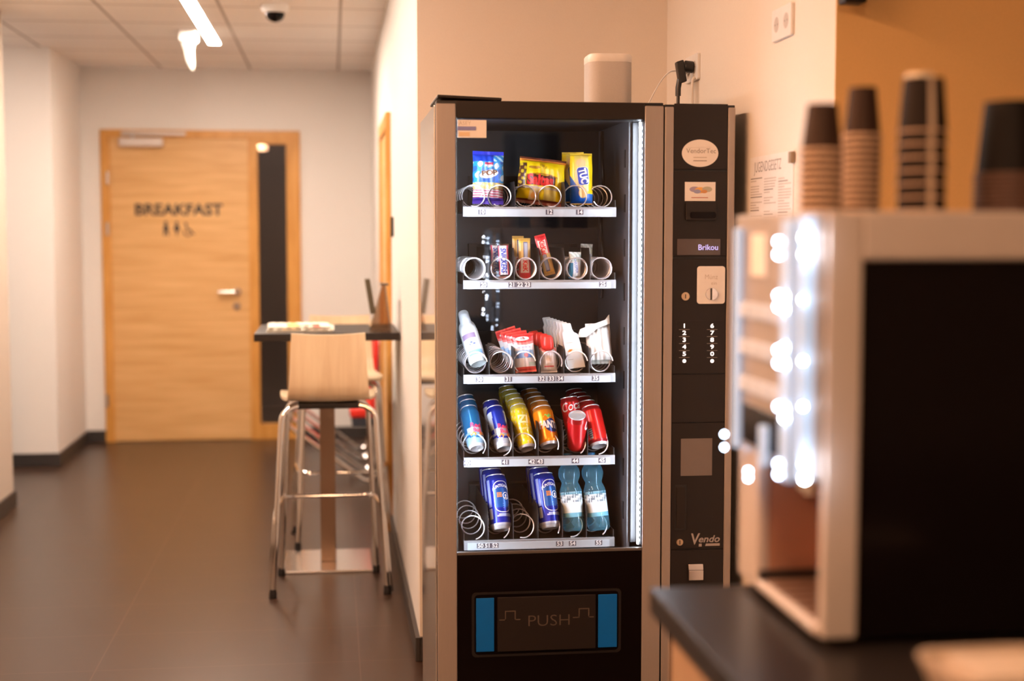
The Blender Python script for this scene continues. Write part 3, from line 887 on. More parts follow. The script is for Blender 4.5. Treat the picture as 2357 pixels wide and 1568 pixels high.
hd = MB().box(a.x - 0.002, b.x + 0.002, YF - 0.0035, YF - 0.0015, b.z - 0.002, a.z + 0.002).build('handle_recess', BLACK, pu, bevel=0.001)
MB().box(a.x + 0.003, b.x - 0.002, YF - 0.007, YF - 0.0036, b.z + 0.004, a.z - 0.004).build('handle_grip', DARK, hd, bevel=0.002)
a = at(1621, 1242, YF)
g = MB().text('endo', front(a.x + 0.012, a.z + 0.001, 0.003), 0.027, bold=0.02, shear=0.25, sx=1.12).text('V', front(a.x - 0.029, a.z + 0.001, 0.003), 0.044, bold=0.018, shear=0.12, sx=0.9)
a = at(1632, 1254, YF); f_ = front(a.x, a.z, 0.003)
g.add([f_(-0.012, -0.003), f_(0.030, -0.003), f_(0.030, 0.004), f_(-0.010, 0.004)], [(0, 1, 2, 3)]).add([f_(-0.031, -0.004), f_(-0.022, -0.004), f_(-0.022, 0.004), f_(-0.030, 0.004)], [(0, 1, 2, 3)])
g.build('maker_lettering', mat('silver_print', (0.38, 0.34, 0.33), 0.4), pu)
a, b = at(1583, 1298, YF), at(1617, 1334, YF)
cu = MB().box(a.x, b.x, YF - 0.012, YF - 0.002, b.z, (a.z + b.z) / 2 + 0.006).prism([(YF - 0.012, (a.z + b.z) / 2 + 0.006), (YF - 0.002, (a.z + b.z) / 2 + 0.006), (YF - 0.002, a.z), (YF - 0.007, a.z)], lambda y, z, x: (x, y, z), a.x, b.x)
cu.build('coin_return', STEEL, pu, bevel=0.002)

# ---- shelves with coils
YR = 3.945
RX0, RX1 = ax(1066.5, YR), ax(1418.5, YR)
RAILTOP = [at(1242, py, YR).z for py in (476.5, 645.0, 861.5, 1051.5, 1242.0)]
RAILH = [0.027, 0.024, 0.025, 0.026, 0.026]
def coil_mb(pitch, r, wire, depth, n=20, ph=0.0):
    pts = []
    turns = depth / pitch
    N = int(turns * n)
    for k in range(N + 1):
        t = k / n
        q = 2 * PI * t + ph
        pts.append((r * math.cos(q), pitch * t, r * math.sin(q)))
    return MB().tube(pts, wire, 6)
TAGS = [[(1109, '10'), (1264.5, '12'), (1334, '14')], [(1113, '20'), (1179, '21'), (1197, '22'), (1214, '23'), (1388, '25')],
        [(1103, '30'), (1170, '31'), (1247.5, '32'), (1270, '33'), (1290, '34'), (1372, '35')],
        [(1074, '40'), (1163, '41'), (1225, '42'), (1244, '43'), (1326, '44'), (1388, '45')],
        [(1105, '50'), (1121.5, '51'), (1138.5, '52'), (1290, '53'), (1320, '54'), (1381, '55')]]
COILX = [[1092, 1153, 1211, 1269, 1328, 1387], [1092.5, 1155, 1211, 1269, 1329, 1385], [1096, 1154.5, 1208, 1270, 1328.5, 1387], [1093, 1153.5, 1209, 1263, 1326, 1379], [1090, 1149, 1207, 1266, 1321, 1377]]
DIVX = [[1186, 1301], [1125.5, 1184, 1242, 1300, 1359], [1126, 1184, 1242, 1299, 1358], [1124, 1181, 1240, 1298, 1355], [1123, 1182, 1240, 1297, 1353]]
PITCH = [0.066, 0.0165, 0.040, 0.070, 0.078]
PHASE = [-1.9, 2.4, -0.5, -0.9, -1.3]
DIVH = [0.082, 0.100, 0.085, 0.105, 0.105]
ZT = []
for s in range(5):
    zt = RAILTOP[s]
    zf = zt - 0.010           # tray floor
    ZT.append(zf)
    sh = MB().box(RX0 + 0.002, RX1 - 0.002, YR + 0.012, 4.34, zf - 0.003, zf).box(RX0, RX0 + 0.002, YR + 0.012, 4.34, zf - 0.003, zf + 0.03) \
        .box(RX1 - 0.002, RX1, YR + 0.012, 4.34, zf - 0.003, zf + 0.03).box(RX0 + 0.05, RX1 - 0.05, 4.30, 4.34, zf, zf + 0.11).build('shelf', DARK, vm)
    rl = MB().box(RX0, RX1, YR + 0.002, YR + 0.012, zt - RAILH[s], zt, 1).box(RX0 + 0.010, RX1 - 0.015, YR, YR + 0.002, zt - RAILH[s] + 0.001, zt - 0.006, 0).box(RX0 + 0.010, RX1 - 0.015, YR - 0.0008, YR + 0.002, zt - RAILH[s], zt - RAILH[s] + 0.004, 0)
    rl.build('label_rail', [RAILW, RAILM], sh)
    for px, tx in TAGS[s]:
        x = ax(px, YR)
        z = zt - RAILH[s] * 0.52
        tg = MB().box(x - 0.0105, x + 0.0105, YR - 0.0006, YR + 0.001, z - 0.0075, z + 0.0065)
        tg.text(tx, lambda u, v: (x + u, YR - 0.0011, z - 0.0005 + v), 0.0165, 1, bold=0.025)
        tg.build('number_tag', [TAGM, WHITE], sh)
    proto = None
    for k, px in enumerate(COILX[s]):
        x = ax(px, 3.965)
        if proto is None:
            proto = coil_mb(PITCH[s], 0.0305, 0.0021 if s else 0.0019, 0.335, ph=PHASE[s]).build('coil', COILM, sh, smooth=60, local=True)
            c_ = proto
        else:
            c_ = proto.copy(); COL.objects.link(c_)
        c_.location = Vector((x, 3.962, zt + 0.0315)) - Vector(ROOT[vm.name])
        c_.rotation_euler = (0, R(random.uniform(-40, 40)) if s else R(20 * (k % 3)), 0)
    for px in DIVX[s]:
        x = ax(px, YR + 0.012)
        h = DIVH[s]
        d_ = MB().prism([(YR + 0.014, zf), (YR + 0.014, zf + h * 0.75), (YR + 0.035, zf + h), (4.30, zf + h), (4.30, zf)], lambda y, z, xx: (xx, y, z), x - 0.0006, x + 0.0006)
        d_.box(x - 0.0009, x + 0.0009, YR + 0.0125, YR + 0.014, zf, zf + h * 0.75, 1)
        d_.build('divider', [PANEL, REVEAL], sh)

# ================================================================== GOODS
CANART = art_mat('can_print', 0.26, 0.35)
FOIL = art_mat('foil_print', 0.30, 0.0, 0.6)
MATTE = art_mat('matte_print', 0.45)
SILVER = (0.72, 0.72, 0.75)

def can_surface(r):
    return lambda u, v, d=0.0004: ((r + d) * math.sin(u / r), -(r + d) * math.cos(u / r), v)

def make_can(name, label, cat, group, d, L, art, texts, loc, rot):
    """drink can standing on z=0 in its own frame, print facing -y; texts: (body,u,v,size,material,kw)"""
    o = thing(name, label, cat, loc, rot, group)
    r = d / 2
    nr = 30
    prof = [(0.001, 0.009), (r * 0.45, 0.008), (r * 0.66, 0.003), (r * 0.72, 0.0), (r * 0.78, 0.001), (r * 0.90, 0.007)]
    z0, z1 = 0.012, L - 0.016
    prof += [(r, z0 + (z1 - z0) * k / nr) for k in range(nr + 1)]
    prof += [(r * 0.94, L - 0.009), (r * 0.86, L - 0.003)]
    def col(a, k):
        if k < 5:
            return SILVER
        if k > nr + 6:
            return art(0.0, 1.0)
        u = ((a - 0.75 + 0.5) % 1 - 0.5) * 2 * PI * r
        t = (k - 6 + 0.5) / nr if k >= 6 else 0.0
        return art(u / r, min(max(t, 0), 1))
    MB().lathe(prof, 72, col=col).build('body', CANART, o, smooth=55, local=True)
    ld = MB().lathe([(r * 0.86, L - 0.003), (r * 0.885, L - 0.001), (r * 0.87, L), (r * 0.82, L), (r * 0.80, L - 0.004), (r * 0.3, L - 0.0045), (0.0005, L - 0.0045)], 32)
    ld.build('lid', mat_alu, o, smooth=50, local=True)
    pt = MB()
    disc(pt, 0, 0, r * 0.22, lambda u, v: (u, v - r * 0.12, L - 0.0035), 18, r2=r * 0.10)
    pt.box(-r * 0.12, r * 0.12, -r * 0.1, r * 0.42, L - 0.0044, L - 0.003)
    pt.build('pull_tab', mat_alu, o, local=True)
    if texts:
        m = MB()
        ms = []
        sf = can_surface(r)
        for body, u, v, size, mm, kw in texts:
            if mm not in ms:
                ms.append(mm)
            kw = dict(kw)
            rz = kw.pop('rz', 0)
            arc = kw.pop('arc', 0)
            ca, sa = math.cos(rz), math.sin(rz)
            def f(a, b, u=u, v=v, ca=ca, sa=sa, arc=arc):
                b2 = b - arc * a * a
                return sf(u + a * ca - b2 * sa, v + a * sa + b2 * ca)
            if callable(body):
                body(m, f, ms.index(mm))
            else:
                m.text(body, f, size, ms.index(mm), sub=0.006, **kw)
        m.build('lettering', ms, o, local=True)
    return o
mat_alu = mat('aluminium_lid', (0.74, 0.74, 0.77), 0.28, 0.6)
TXW = mat('print_white', (0.85, 0.85, 0.86), 0.4)
TXR = mat('print_red', (0.80, 0.03, 0.03), 0.4)
TXP = mat('print_pink_red', (0.85, 0.03, 0.12), 0.4)
TXB = mat('print_blue', (0.02, 0.05, 0.40), 0.4)
TXN = mat('print_navy', (0.01, 0.02, 0.14), 0.4)
TXG = mat('print_green', (0.20, 0.55, 0.08), 0.4)
TXO = mat('print_orange', (0.85, 0.25, 0.03), 0.4)
TXY = mat('print_cream', (0.85, 0.75, 0.40), 0.4)
TXM = mat('print_maroon', (0.30, 0.01, 0.02), 0.4)
TXK = mat('print_brown', (0.20, 0.06, 0.01), 0.4)

def lean(back, left=0, turn=0):
    """rotation: lean back (top towards +y) and left (top towards -x) in degrees"""
    m = Matrix.Rotation(R(-left), 3, 'Y') @ Matrix.Rotation(R(-back), 3, 'X') @ Matrix.Rotation(R(turn), 3, 'Z')
    return m.to_euler()

ORD = ['front', 'second', 'third', 'fourth', 'fifth', 'sixth']
def row(first, spots, labels):
    """copies of a thing behind it, each with its own place, lean and label"""
    for (loc, rot), lb in zip(spots, labels):
        dup(first, loc, rot, lb)

def rowspots(px, py, y0, pitch, n, back, left, s, dback=0, dz=0.0, dx=0.0):
    """places of the 2nd.. nth piece in a coil lane behind the first"""
    p = at(px, py, y0)
    return [((p.x + dx * k, y0 + pitch * k, p.z + dz * k), lean(back + dback * min(k, 2), left)) for k in range(1, n)]

# --- shelf 4: cans
# energy drink, light blue
def art_eb(dark, light, wd=0.95):
    def art(u, t):
        if t > 0.975: return tuple(c * 0.8 for c in dark)
        w = wd - 0.25 * t
        if t > 0.42:
            return dark if abs(u - 0.1) < w else ((0.60, 0.62, 0.66) if abs(u - 0.1) < w + 1.0 else dark)
        if t > 0.30: return (0.60, 0.62, 0.66) if abs(u - 0.1) < 0.9 else dark
        if 0.12 < t + 0.05 * u < 0.19: return dark
        return light
    return art
def blob_bulls(m, f, mi):
    for sx in (-1, 1):
        poly(m, [(sx * 0.003, 0.000), (sx * 0.012, 0.007), (sx * 0.020, 0.006), (sx * 0.024, 0.0), (sx * 0.020, -0.003), (sx * 0.021, -0.008), (sx * 0.018, -0.004), (sx * 0.010, -0.004), (sx * 0.008, -0.009), (sx * 0.006, -0.003)][::sx], f, mi)
G4 = 'small cans on the can shelf'
p = at(1098, 1033, 3.985)
c1 = make_can('drink_can', 'light blue and silver energy drink can, front of the far-left lane on the can shelf', 'drink can', G4, 0.053, 0.132, art_eb((0.01, 0.15, 0.36), (0.32, 0.52, 0.70), 1.7),
              [('Red', 0.008, 0.062, 0.020, TXP, dict(bold=0.03, rz=-0.12)), ('Bull', 0.010, 0.046, 0.017, TXP, dict(bold=0.03, rz=-0.12)), (blob_bulls, 0.010, 0.036, 0, TXO, {})], p, lean(36, 9))
row(c1, rowspots(1098, 1033, 3.985, 0.072, 3, 33, 7, 3, -4, 0.004), ['light blue energy drink can, second in the far-left lane on the can shelf', 'light blue energy drink can, rearmost of the far-left lane on the can shelf'])
p = at(1160, 1034, 3.985)
c2 = make_can('drink_can', 'dark blue and silver energy drink can with pink lettering, front of its lane', 'drink can', G4, 0.053, 0.132, art_eb((0.01, 0.03, 0.38), (0.50, 0.54, 0.62)),
              [('Red', 0.008, 0.060, 0.020, TXP, dict(bold=0.03, rz=-0.12)), ('Bull', 0.010, 0.044, 0.017, TXP, dict(bold=0.03, rz=-0.12)), (blob_bulls, 0.010, 0.032, 0, TXO, {})], p, lean(34, 10, 4))
row(c2, rowspots(1156, 1034, 3.985, 0.075, 2, 31, 9, 3, -3, 0.004), ['dark blue energy drink can standing behind the one with pink lettering'])
# yellow
def art_y(u, t):
    if t > 0.985: return (0.62, 0.48, 0.08)
    k = math.sin(u * 9 + t * 14) * math.sin(u * 5 - t * 23 + 1)
    return (0.88, 0.72, 0.30) if k > 0.55 else (0.86, 0.62, 0.015)
p = at(1214, 1034, 3.985)
c3 = make_can('drink_can', 'yellow lemon drink can with pale letters, front of the yellow lane', 'drink can', G4, 0.053, 0.136, art_y,
              [('ZI', 0.004, 0.083, 0.034, TXY, dict(bold=0.04, rz=-0.1)), ('zero', 0.004, 0.055, 0.013, TXY, {})], p, lean(33, 9))
row(c3, rowspots(1213, 1034, 3.985, 0.066, 5, 31, 8, 3, -5, 0.005, -0.001), ['yellow drink can, %s in the yellow lane' % q for q in ('second', 'third', 'fourth')] + ['yellow drink can, rearmost and highest in the yellow lane'])
# orange
def art_o(u, t):
    if t > 0.985: return (0.55, 0.20, 0.03)
    if (u - 0.55) ** 2 / 0.5 + (t - 0.46) ** 2 / 0.055 < 1: return (0.015, 0.035, 0.17)
    if t < 0.30 and u > 0.2 and t < 0.30 - 0.2 * (u - 0.2) ** 2 and t > 0.2: return (0.80, 0.10, 0.02)
    return (0.88, 0.27, 0.005)
def leafy(m, f, mi):
    poly(m, [(-0.012, -0.002), (0.004, -0.004), (0.015, 0.001), (0.008, 0.008), (-0.004, 0.007)], f, mi)
p = at(1265, 1028, 3.985)
c4 = make_can('drink_can', 'orange soda can with a dark blue logo, front of the orange lane', 'drink can', G4, 0.060, 0.120, art_o,
              [('FANTA', 0.012, 0.056, 0.030, TXW, dict(bold=0.05, rz=-0.05, sx=0.72)), (leafy, 0.006, 0.082, 0, TXG, {})], p, lean(31, 8))
row(c4, rowspots(1264, 1028, 3.985, 0.070, 5, 29, 6, 3, -4, 0.004, -0.0005), ['orange soda can, %s in the orange lane' % q for q in ('second', 'third', 'fourth')] + ['orange soda can, rearmost in the orange lane'])
# red with script
def art_r(u, t):
    if t > 0.985: return (0.38, 0.01, 0.012)
    if t < 0.05: return (0.45, 0.02, 0.02)
    return (0.62, 0.008, 0.012)
def script(m, f, mi):
    pass
p = at(1326, 1006, 4.06)
c5 = make_can('drink_can', 'red cola can with white script, leaning above the can that shows its lid', 'drink can', G4, 0.056, 0.118, art_r,
              [('Coca', 0.000, 0.088, 0.036, TXW, dict(bold=0.01, shear=0.32, rz=0.10, sx=0.86)), ('Cola', 0.004, 0.045, 0.034, TXW, dict(bold=0.0, shear=0.32, rz=0.08, sx=0.9))], p, lean(14, 9, -6))
q = at(1327, 1034, 4.005)
c5b = dup(c5, q, lean(-26, 4, 100), 'red cola can tipped forwards so its silver lid faces the pane')
# red with bar code
def art_rb(u, t):
    if t > 0.985: return (0.38, 0.01, 0.012)
    if -0.95 < u < -0.52 and 0.06 < t < 0.40:
        return (0.10, 0.10, 0.11) if int((t - 0.06) * 44) % 3 == 0 else (0.60, 0.58, 0.58)
    if t < 0.05: return (0.35, 0.01, 0.02)
    return (0.66, 0.012, 0.010)
p = at(1379, 1028, 3.985)
c6 = make_can('drink_can', 'plain red cola can with a bar code panel, front of the far-right lane', 'drink can', G4, 0.058, 0.122, art_rb,
              [('light', 0.030, 0.022, 0.010, TXW, dict(rz=1.4))], p, lean(29, 8))
row(c6, rowspots(1377, 1028, 3.985, 0.068, 5, 27, 7, 3, -3, 0.004, -0.001), ['dark red cola can, %s in the far-right lane' % q for q in ('second', 'third', 'fourth')] + ['dark red cola can, rearmost in the far-right lane'])

# --- shelf 5: half-litre beer cans and water bottles
def art_b(u, t):
    if t > 0.985: return (0.01, 0.03, 0.30)
    if t < 0.035: return (0.50, 0.52, 0.62)
    if 0.04 < t < 0.13 and int(t * 60) % 2 == 0: return (0.30, 0.36, 0.75)
    if u < -0.75 and u > -1.25 and t < 0.36 and t > 0.12: return (0.62, 0.66, 0.72)
    if -1.15 < u < -0.8 and t > 0.4: return (0.36, 0.42, 0.72)
    if u > -0.35 and 0.17 < t < 0.22 + 0.02 * u: return (0.45, 0.52, 0.85)
    if -0.42 < u < 1.1 and 0.36 < t < 0.80: return (0.010, 0.10, 0.42)
    return (0.006, 0.02, 0.36)
def beer_frame(m, f, mi):
    P = round_rect(0.025, 0.046, 0.020, 6)
    n = len(P)
    Q = [(a * 0.93, b * 0.962) for a, b in P]
    m.add([f(a, b) for a, b in P + Q], [(i, (i + 1) % n, n + (i + 1) % n, n + i) for i in range(n)], mi)
    disc(m, 0.012, 0.002, 0.011, f, 24, 0.0088, mi=mi)
    disc(m, 0.012, 0.003, 0.004, f, 14, mi=mi)
    poly(m, [(0.006, -0.006), (0.018, -0.006), (0.015, -0.001), (0.009, -0.001)], f, mi)
    for k in range(3):
        poly(m, [(0.0, -0.022 - 0.006 * k), (0.022, -0.025 - 0.006 * k), (0.022, -0.0235 - 0.006 * k), (0.0, -0.0205 - 0.006 * k)], f, mi)
def beer_flag(m, f, mi):
    for i in range(3):
        for j in range(3):
            poly(m, [(-0.013 + 0.0048 * i, 0.002 + 0.005 * j), (-0.0092 + 0.0048 * i, 0.002 + 0.005 * j), (-0.0092 + 0.0048 * i, 0.006 + 0.005 * j), (-0.013 + 0.0048 * i, 0.006 + 0.005 * j)], f, mi)
G5 = 'tall blue beer cans on the bottom shelf'
BT = [(beer_frame, 0.010, 0.092, 0, TXW, {}), (beer_flag, 0.008, 0.088, 0, TXO, {}), ('PUNTIGAMER', 0.012, 0.124, 0.0118, TXW, dict(bold=0.03, arc=14.0, sx=0.80))]
p = at(1154, 1221, 3.985)
b1 = make_can('beer_can', 'tall blue beer can with arched lettering, front of the lane beside the empty coil', 'beer can', G5, 0.062, 0.160, art_b, BT, p, lean(24, 4, 2))
row(b1, rowspots(1152, 1221, 3.985, 0.074, 3, 22, 4, 3, -3, 0.004, -0.0015), ['tall blue beer can, second in the lane between two empty coils', 'tall blue beer can, rearmost between the two empty coils'])
p = at(1267, 1217, 3.985)
b2 = make_can('beer_can', 'tall blue beer can with arched lettering, front of the lane beside the water bottles', 'beer can', G5, 0.062, 0.160, art_b, BT, p, lean(22, 5, 6))
row(b2, rowspots(1265, 1217, 3.985, 0.074, 3, 20, 5, 3, -3, 0.004, -0.0015), ['tall blue beer can, second in the lane beside the water bottles', 'tall blue beer can, rearmost beside the water bottles'])

def pet_mat(name, tint):
    """thin tinted bottle wall: lets most light through, scatters a little, mirrors by Fresnel"""
    m = pane_mat(name, tint, 0.03, 1.5)
    nt = m.node_tree
    out = [n for n in nt.nodes if n.type == 'OUTPUT_MATERIAL'][0]
    old = out.inputs['Surface'].links[0].from_socket
    df = nd(nt, 'ShaderNodeBsdfTranslucent'); df.inputs['Color'].default_value = (0.22, 0.60, 0.80, 1)
    d2_ = nd(nt, 'ShaderNodeBsdfDiffuse'); d2_.inputs['Color'].default_value = (0.22, 0.60, 0.80, 1)
    ad = nd(nt, 'ShaderNodeMixShader'); ad.inputs['Fac'].default_value = 0.5
    nt.links.new(df.outputs[0], ad.inputs[1]); nt.links.new(d2_.outputs[0], ad.inputs[2])
    mx = nd(nt, 'ShaderNodeMixShader'); mx.inputs['Fac'].default_value = 0.30
    nt.links.new(old, mx.inputs[1]); nt.links.new(ad.outputs[0], mx.inputs[2])
    nt.links.new(mx.outputs[0], out.inputs['Surface'])
    return m
PET = pet_mat('blue_tinted_pet', (0.62, 0.86, 0.94))
CAPB = mat('blue_cap', (0.04, 0.26, 0.60), 0.35)
def bottle(label, loc, rot, turn):
    o = thing('water_bottle', label, 'water bottle', loc, rot, 'water bottles on the bottom shelf')
    r = 0.0325
    prof = [(0.001, 0.010), (0.012, 0.008), (0.020, 0.003), (0.025, 0.0), (0.030, 0.006), (0.0322, 0.016), (r, 0.030), (r, 0.050), (0.0315, 0.058), (0.0315, 0.100), (r, 0.106), (0.032, 0.116), (0.027, 0.130), (0.0235, 0.138), (0.0245, 0.143), (0.030, 0.155), (0.0315, 0.166), (0.029, 0.180), (0.021, 0.192), (0.0135, 0.200), (0.0130, 0.206)]
    def mod(a, k):
        if k < 6:
            return 1 + (0.10 if k in (2, 3, 4) else 0.04) * math.cos(5 * a)
        return 1
    MB().lathe(prof, 40, mod=mod).build('bottle_body', PET, o, smooth=70, local=True)
    def lab(a, k):
        s = math.sin(a * 40 * PI) * math.sin(a * 93 + k * 2)
        if k >= 7 and s > 0.25: return (0.16, 0.20, 0.24)
        if k >= 9: return (0.55, 0.60, 0.62)
        return (0.66, 0.76, 0.80)
    MB().lathe([(0.0322, 0.040 + 0.006 * k) for k in range(13)], 64, col=lab).build('paper_label', MATTE, o, smooth=60, local=True)
    MB().lathe([(0.0125, 0.204), (0.0150, 0.206), (0.0150, 0.222), (0.0140, 0.2245), (0.001, 0.2245)], 28, mod=lambda a, k: 1 + 0.02 * math.cos(28 * a)).build('cap', CAPB, o, smooth=40, local=True)
    return o
bottle('bluish water bottle with a white label, beside the beer cans', at(1321, 1223, 3.99), lean(13, 3), 0)
bottle('bluish water bottle with a white label, next to the right wall of the machine', at(1379, 1221, 3.99), lean(12, 5), 30)

# --- pouches, bars, packs
def pouch(W, H, D, art, o, name, mm, nu=26, nv=40, seal=0.07, pinch=0.06, crk=0.0025, seed=0, zig=True):
    nu, nv = int(nu * 1.7), int(nv * 1.6)
    rnd = random.Random(seed)
    ph = [rnd.uniform(0, 6) for _ in range(6)]
    def dep(u, t):
        e0 = min(1, max(0, (t - seal) / 0.30)); e1 = min(1, max(0, (1 - seal - t) / 0.30))
        e = math.sqrt(max(0, e0 * (2 - e0))) * math.sqrt(max(0, e1 * (2 - e1)))
        s = max(0, 1 - abs(u) ** 2.6) ** 0.7
        c = crk * (math.sin(7 * u + 9 * t + ph[0]) * math.sin(11 * t - 4 * u + ph[1]) + 0.6 * math.sin(17 * u + 5 * t + ph[2])) * (0.4 + 0.6 * e)
        return D / 2 * e * s, c
    def surf(u, t, sgn, d=0.0):
        b, c = dep(u, t)
        e = b / (D / 2)
        w = W / 2 * (1 - pinch * (e if True else 0)) * (1 + 0.015 * math.sin(13 * t + ph[3]))
        return (u * w, -sgn * (b + 0.0006 + d) + c * (1 - abs(u)) - (0 if sgn > 0 else 0), t * H)
    m = MB()
    for sgn in (1, -1):
        v, fs, vc = [], [], []
        for j in range(nv + 1):
            for i in range(nu + 1):
                v.append(surf(-1 + 2 * i / nu, j / nv, sgn))
                vc.append(art(-0.999 + 1.998 * i / nu, 0.001 + 0.998 * j / nv, sgn))
        for j in range(nv):
            for i in range(nu):
                k = j * (nu + 1) + i
                q = (k, k + 1, k + nu + 2, k + nu + 1)
                fs.append(q if sgn > 0 else q[::-1])
        m.add(v, fs, 0, None, vc)
    ob = m.build(name, mm, o, smooth=80, local=True)
    def on(u0, v0, rz=0, d=0.0012, bend=0.0):
        ca, sa = math.cos(rz), math.sin(rz)
        def f(a, b):
            b = b - bend * a * a
            x, z = u0 + a * ca - b * sa, v0 + a * sa + b * ca
            return surf(max(-1, min(1, x / (W / 2) / (1 - pinch * 0.7))), max(0, min(1, z / H)), 1, d)
        return f
    return ob, on

# shelf 1, far left: blue popcorn bag
G1 = 'snack bags on the top shelf'
o = thing('snack_bag', 'blue and white snack bag with red stripes, upper left of the machine', 'snack bag', at(1123, 472, 4.03) + Vector((0, 0, 0.002)), lean(5, -1, 4), G1)
def art1(u, t, s):
    if s < 0: return (0.02, 0.06, 0.5)
    if t > 0.93: return (0.02, 0.04, 0.55)
    if t > 0.80: return (0.01, 0.06, 0.62) if u < 0.3 else ((0.02, 0.30, 0.75) if (t * 9 + u * 2) % 1 > 0.4 else (0.55, 0.78, 0.9))
    if t > 0.40:
        if -0.30 < u < 0.28 and 0.735 < t < 0.785: return (0.62, 0.05, 0.12)
        if -0.30 < u < 0.28 and 0.70 < t < 0.735: return (0.80, 0.72, 0.75)
        if (u / 0.62) ** 2 + ((t - 0.56 - 0.05 * u) / 0.075) ** 2 < 1: return (0.80, 0.78, 0.80)
        if (u / 0.75) ** 2 + ((t - 0.53) / 0.125) ** 2 < 1: return (0.05, 0.16, 0.60)
        k = math.sin(u * 6 + t * 11) * math.sin(t * 19 - u * 5)
        return (0.72, 0.80, 0.86) if k > 0.35 else ((0.02, 0.33, 0.75) if k > -0.4 else (0.03, 0.14, 0.60))
    if t > 0.28:
        k = math.sin(u * 17 + t * 31) * math.sin(u * 9 - t * 40)
        return (0.86, 0.64, 0.20) if k > -0.1 else (0.78, 0.70, 0.48)
    if t > 0.115:
        return (0.62, 0.04, 0.12) if ((t + 0.02 * u) / 0.046) % 1 < 0.45 else (0.80, 0.74, 0.76)
    return (0.05, 0.02, 0.32) if t > 0.03 else (0.10, 0.05, 0.45)
bg, on = pouch(0.088, 0.150, 0.040, art1, o, 'bag', FOIL, nu=34, nv=56, seed=1)
MB().text('POP', on(0.0, 0.0865, 0.10), 0.019, 0, bold=0.03, sub=0.005, sx=1.3).build('lettering', TXK, o, local=True)

# yellow crackers bag
o = thing('snack_bag', 'wide yellow snack bag with red lettering, centre of the top shelf', 'snack bag', at(1240, 473, 4.03) + Vector((0.0, 0, 0.002)), lean(9, -7, -3), G1)
def art2(u, t, s):
    if s < 0: return (0.70, 0.50, 0.02)
    if t > 0.955: return (0.10, 0.02, 0.01)
    if t > 0.90: return (0.80, 0.30, 0.05)
    if u < -0.72 and 0.30 < t < 0.86: return (0.10, 0.03, 0.01) if math.sin(t * 40) * math.sin(u * 23 + t * 9) > -0.2 else (0.60, 0.42, 0.02)
    if (u + 0.38) ** 2 / 0.07 + (t - 0.765) ** 2 / 0.0011 < 1: return (0.42, 0.20, 0.02)
    if t > 0.62 - 0.10 * u * u and t < 0.645 - 0.10 * u * u and abs(u) < 0.7: return (0.42, 0.18, 0.02)
    if 0.385 < t < 0.60 and -0.68 < u < 0.62: return (0.10, 0.015, 0.01)
    if 0.31 < t < 0.355: return (0.72, 0.62, 0.45)
    if t < 0.31:
        if -0.5 < u < -0.1 and t > 0.08: return (0.85, 0.72, 0.36) if (u + 0.28) ** 2 / 0.02 + (t - 0.17) ** 2 / 0.004 > 1 else (0.85, 0.46, 0.12)
        if 0.15 < u < 0.7 and t > 0.10: return (0.86, 0.76, 0.22)
    if t < 0.09: return (0.25, 0.05, 0.03)
    return (0.86, 0.66, 0.005)
bg, on = pouch(0.132, 0.134, 0.050, art2, o, 'bag', FOIL, nu=44, nv=50, seed=4, pinch=0.04, crk=0.004)
MB().text('Saltas', on(-0.004, 0.0655, 0.0), 0.040, 0, bold=0.05, sub=0.006, sx=0.82).text('100 g', on(0.0, 0.108, -0.2), 0.010, 1, sub=0.006).build('lettering', [TXR, TXK], o, local=True)

# two tall yellow and blue cracker packs
def art3(u, t, s):
    if t > 0.955: return (0.72, 0.50, 0.03)
    if s < 0: return (0.82, 0.60, 0.02)
    if t < 0.03: return (0.45, 0.25, 0.03)
    if (u - 0.12) ** 2 / 0.16 + (t - 0.225) ** 2 / 0.010 < 1: return (0.86, 0.56, 0.22)
    if (u + 0.05) ** 2 / 0.20 + (t - 0.80) ** 2 / 0.0085 < 1: return (0.86, 0.56, 0.26)
    if t < 0.56 - 0.36 * (u + 1) : return (0.01, 0.10, 0.50)
    if t < 0.20: return (0.01, 0.14, 0.58) if t > 0.08 or u > 0 else (0.30, 0.48, 0.75)
    if abs(u) < 0.62 and t > 0.26: return (0.88, 0.66, 0.14) if t > 0.66 else (0.86, 0.74, 0.36)
    return (0.88, 0.62, 0.004)
o = thing('cracker_pack', 'tall yellow and blue cracker pack, the front one of two', 'cracker pack', at(1338, 473, 4.02) + Vector((0, 0, 0.002)), lean(4, 0, -4), 'cracker packs on the top shelf')
bg, on = pouch(0.064, 0.146, 0.034, art3, o, 'pack', FOIL, nu=30, nv=60, seed=9, pinch=0.03, crk=0.001, seal=0.035)
m = MB()
f = on(0.004, 0.080, 0.12, 0.0010)
m.prism(round_rect(0.0165, 0.026, 0.008), lambda a, b, d: f(a, b), 0, 1, 0)
f = on(0.0035, 0.080, 0.12, 0.0016)
m.prism(round_rect(0.0150, 0.0245, 0.0075), lambda a, b, d: f(a, b), 0, 1, 1)
f = on(0.004, 0.080, 0.12 - R(84), 0.0023)
m.text('TUC', f, 0.029, 0, bold=0.05, sub=0.006, sx=0.72)
m.build('lettering', [TXW, TXB], o, local=True)
dup(o, at(1319, 472, 4.075) + Vector((0, 0, 0.006)), lean(3, 0, -8), 'tall yellow and blue cracker pack standing behind the front one')

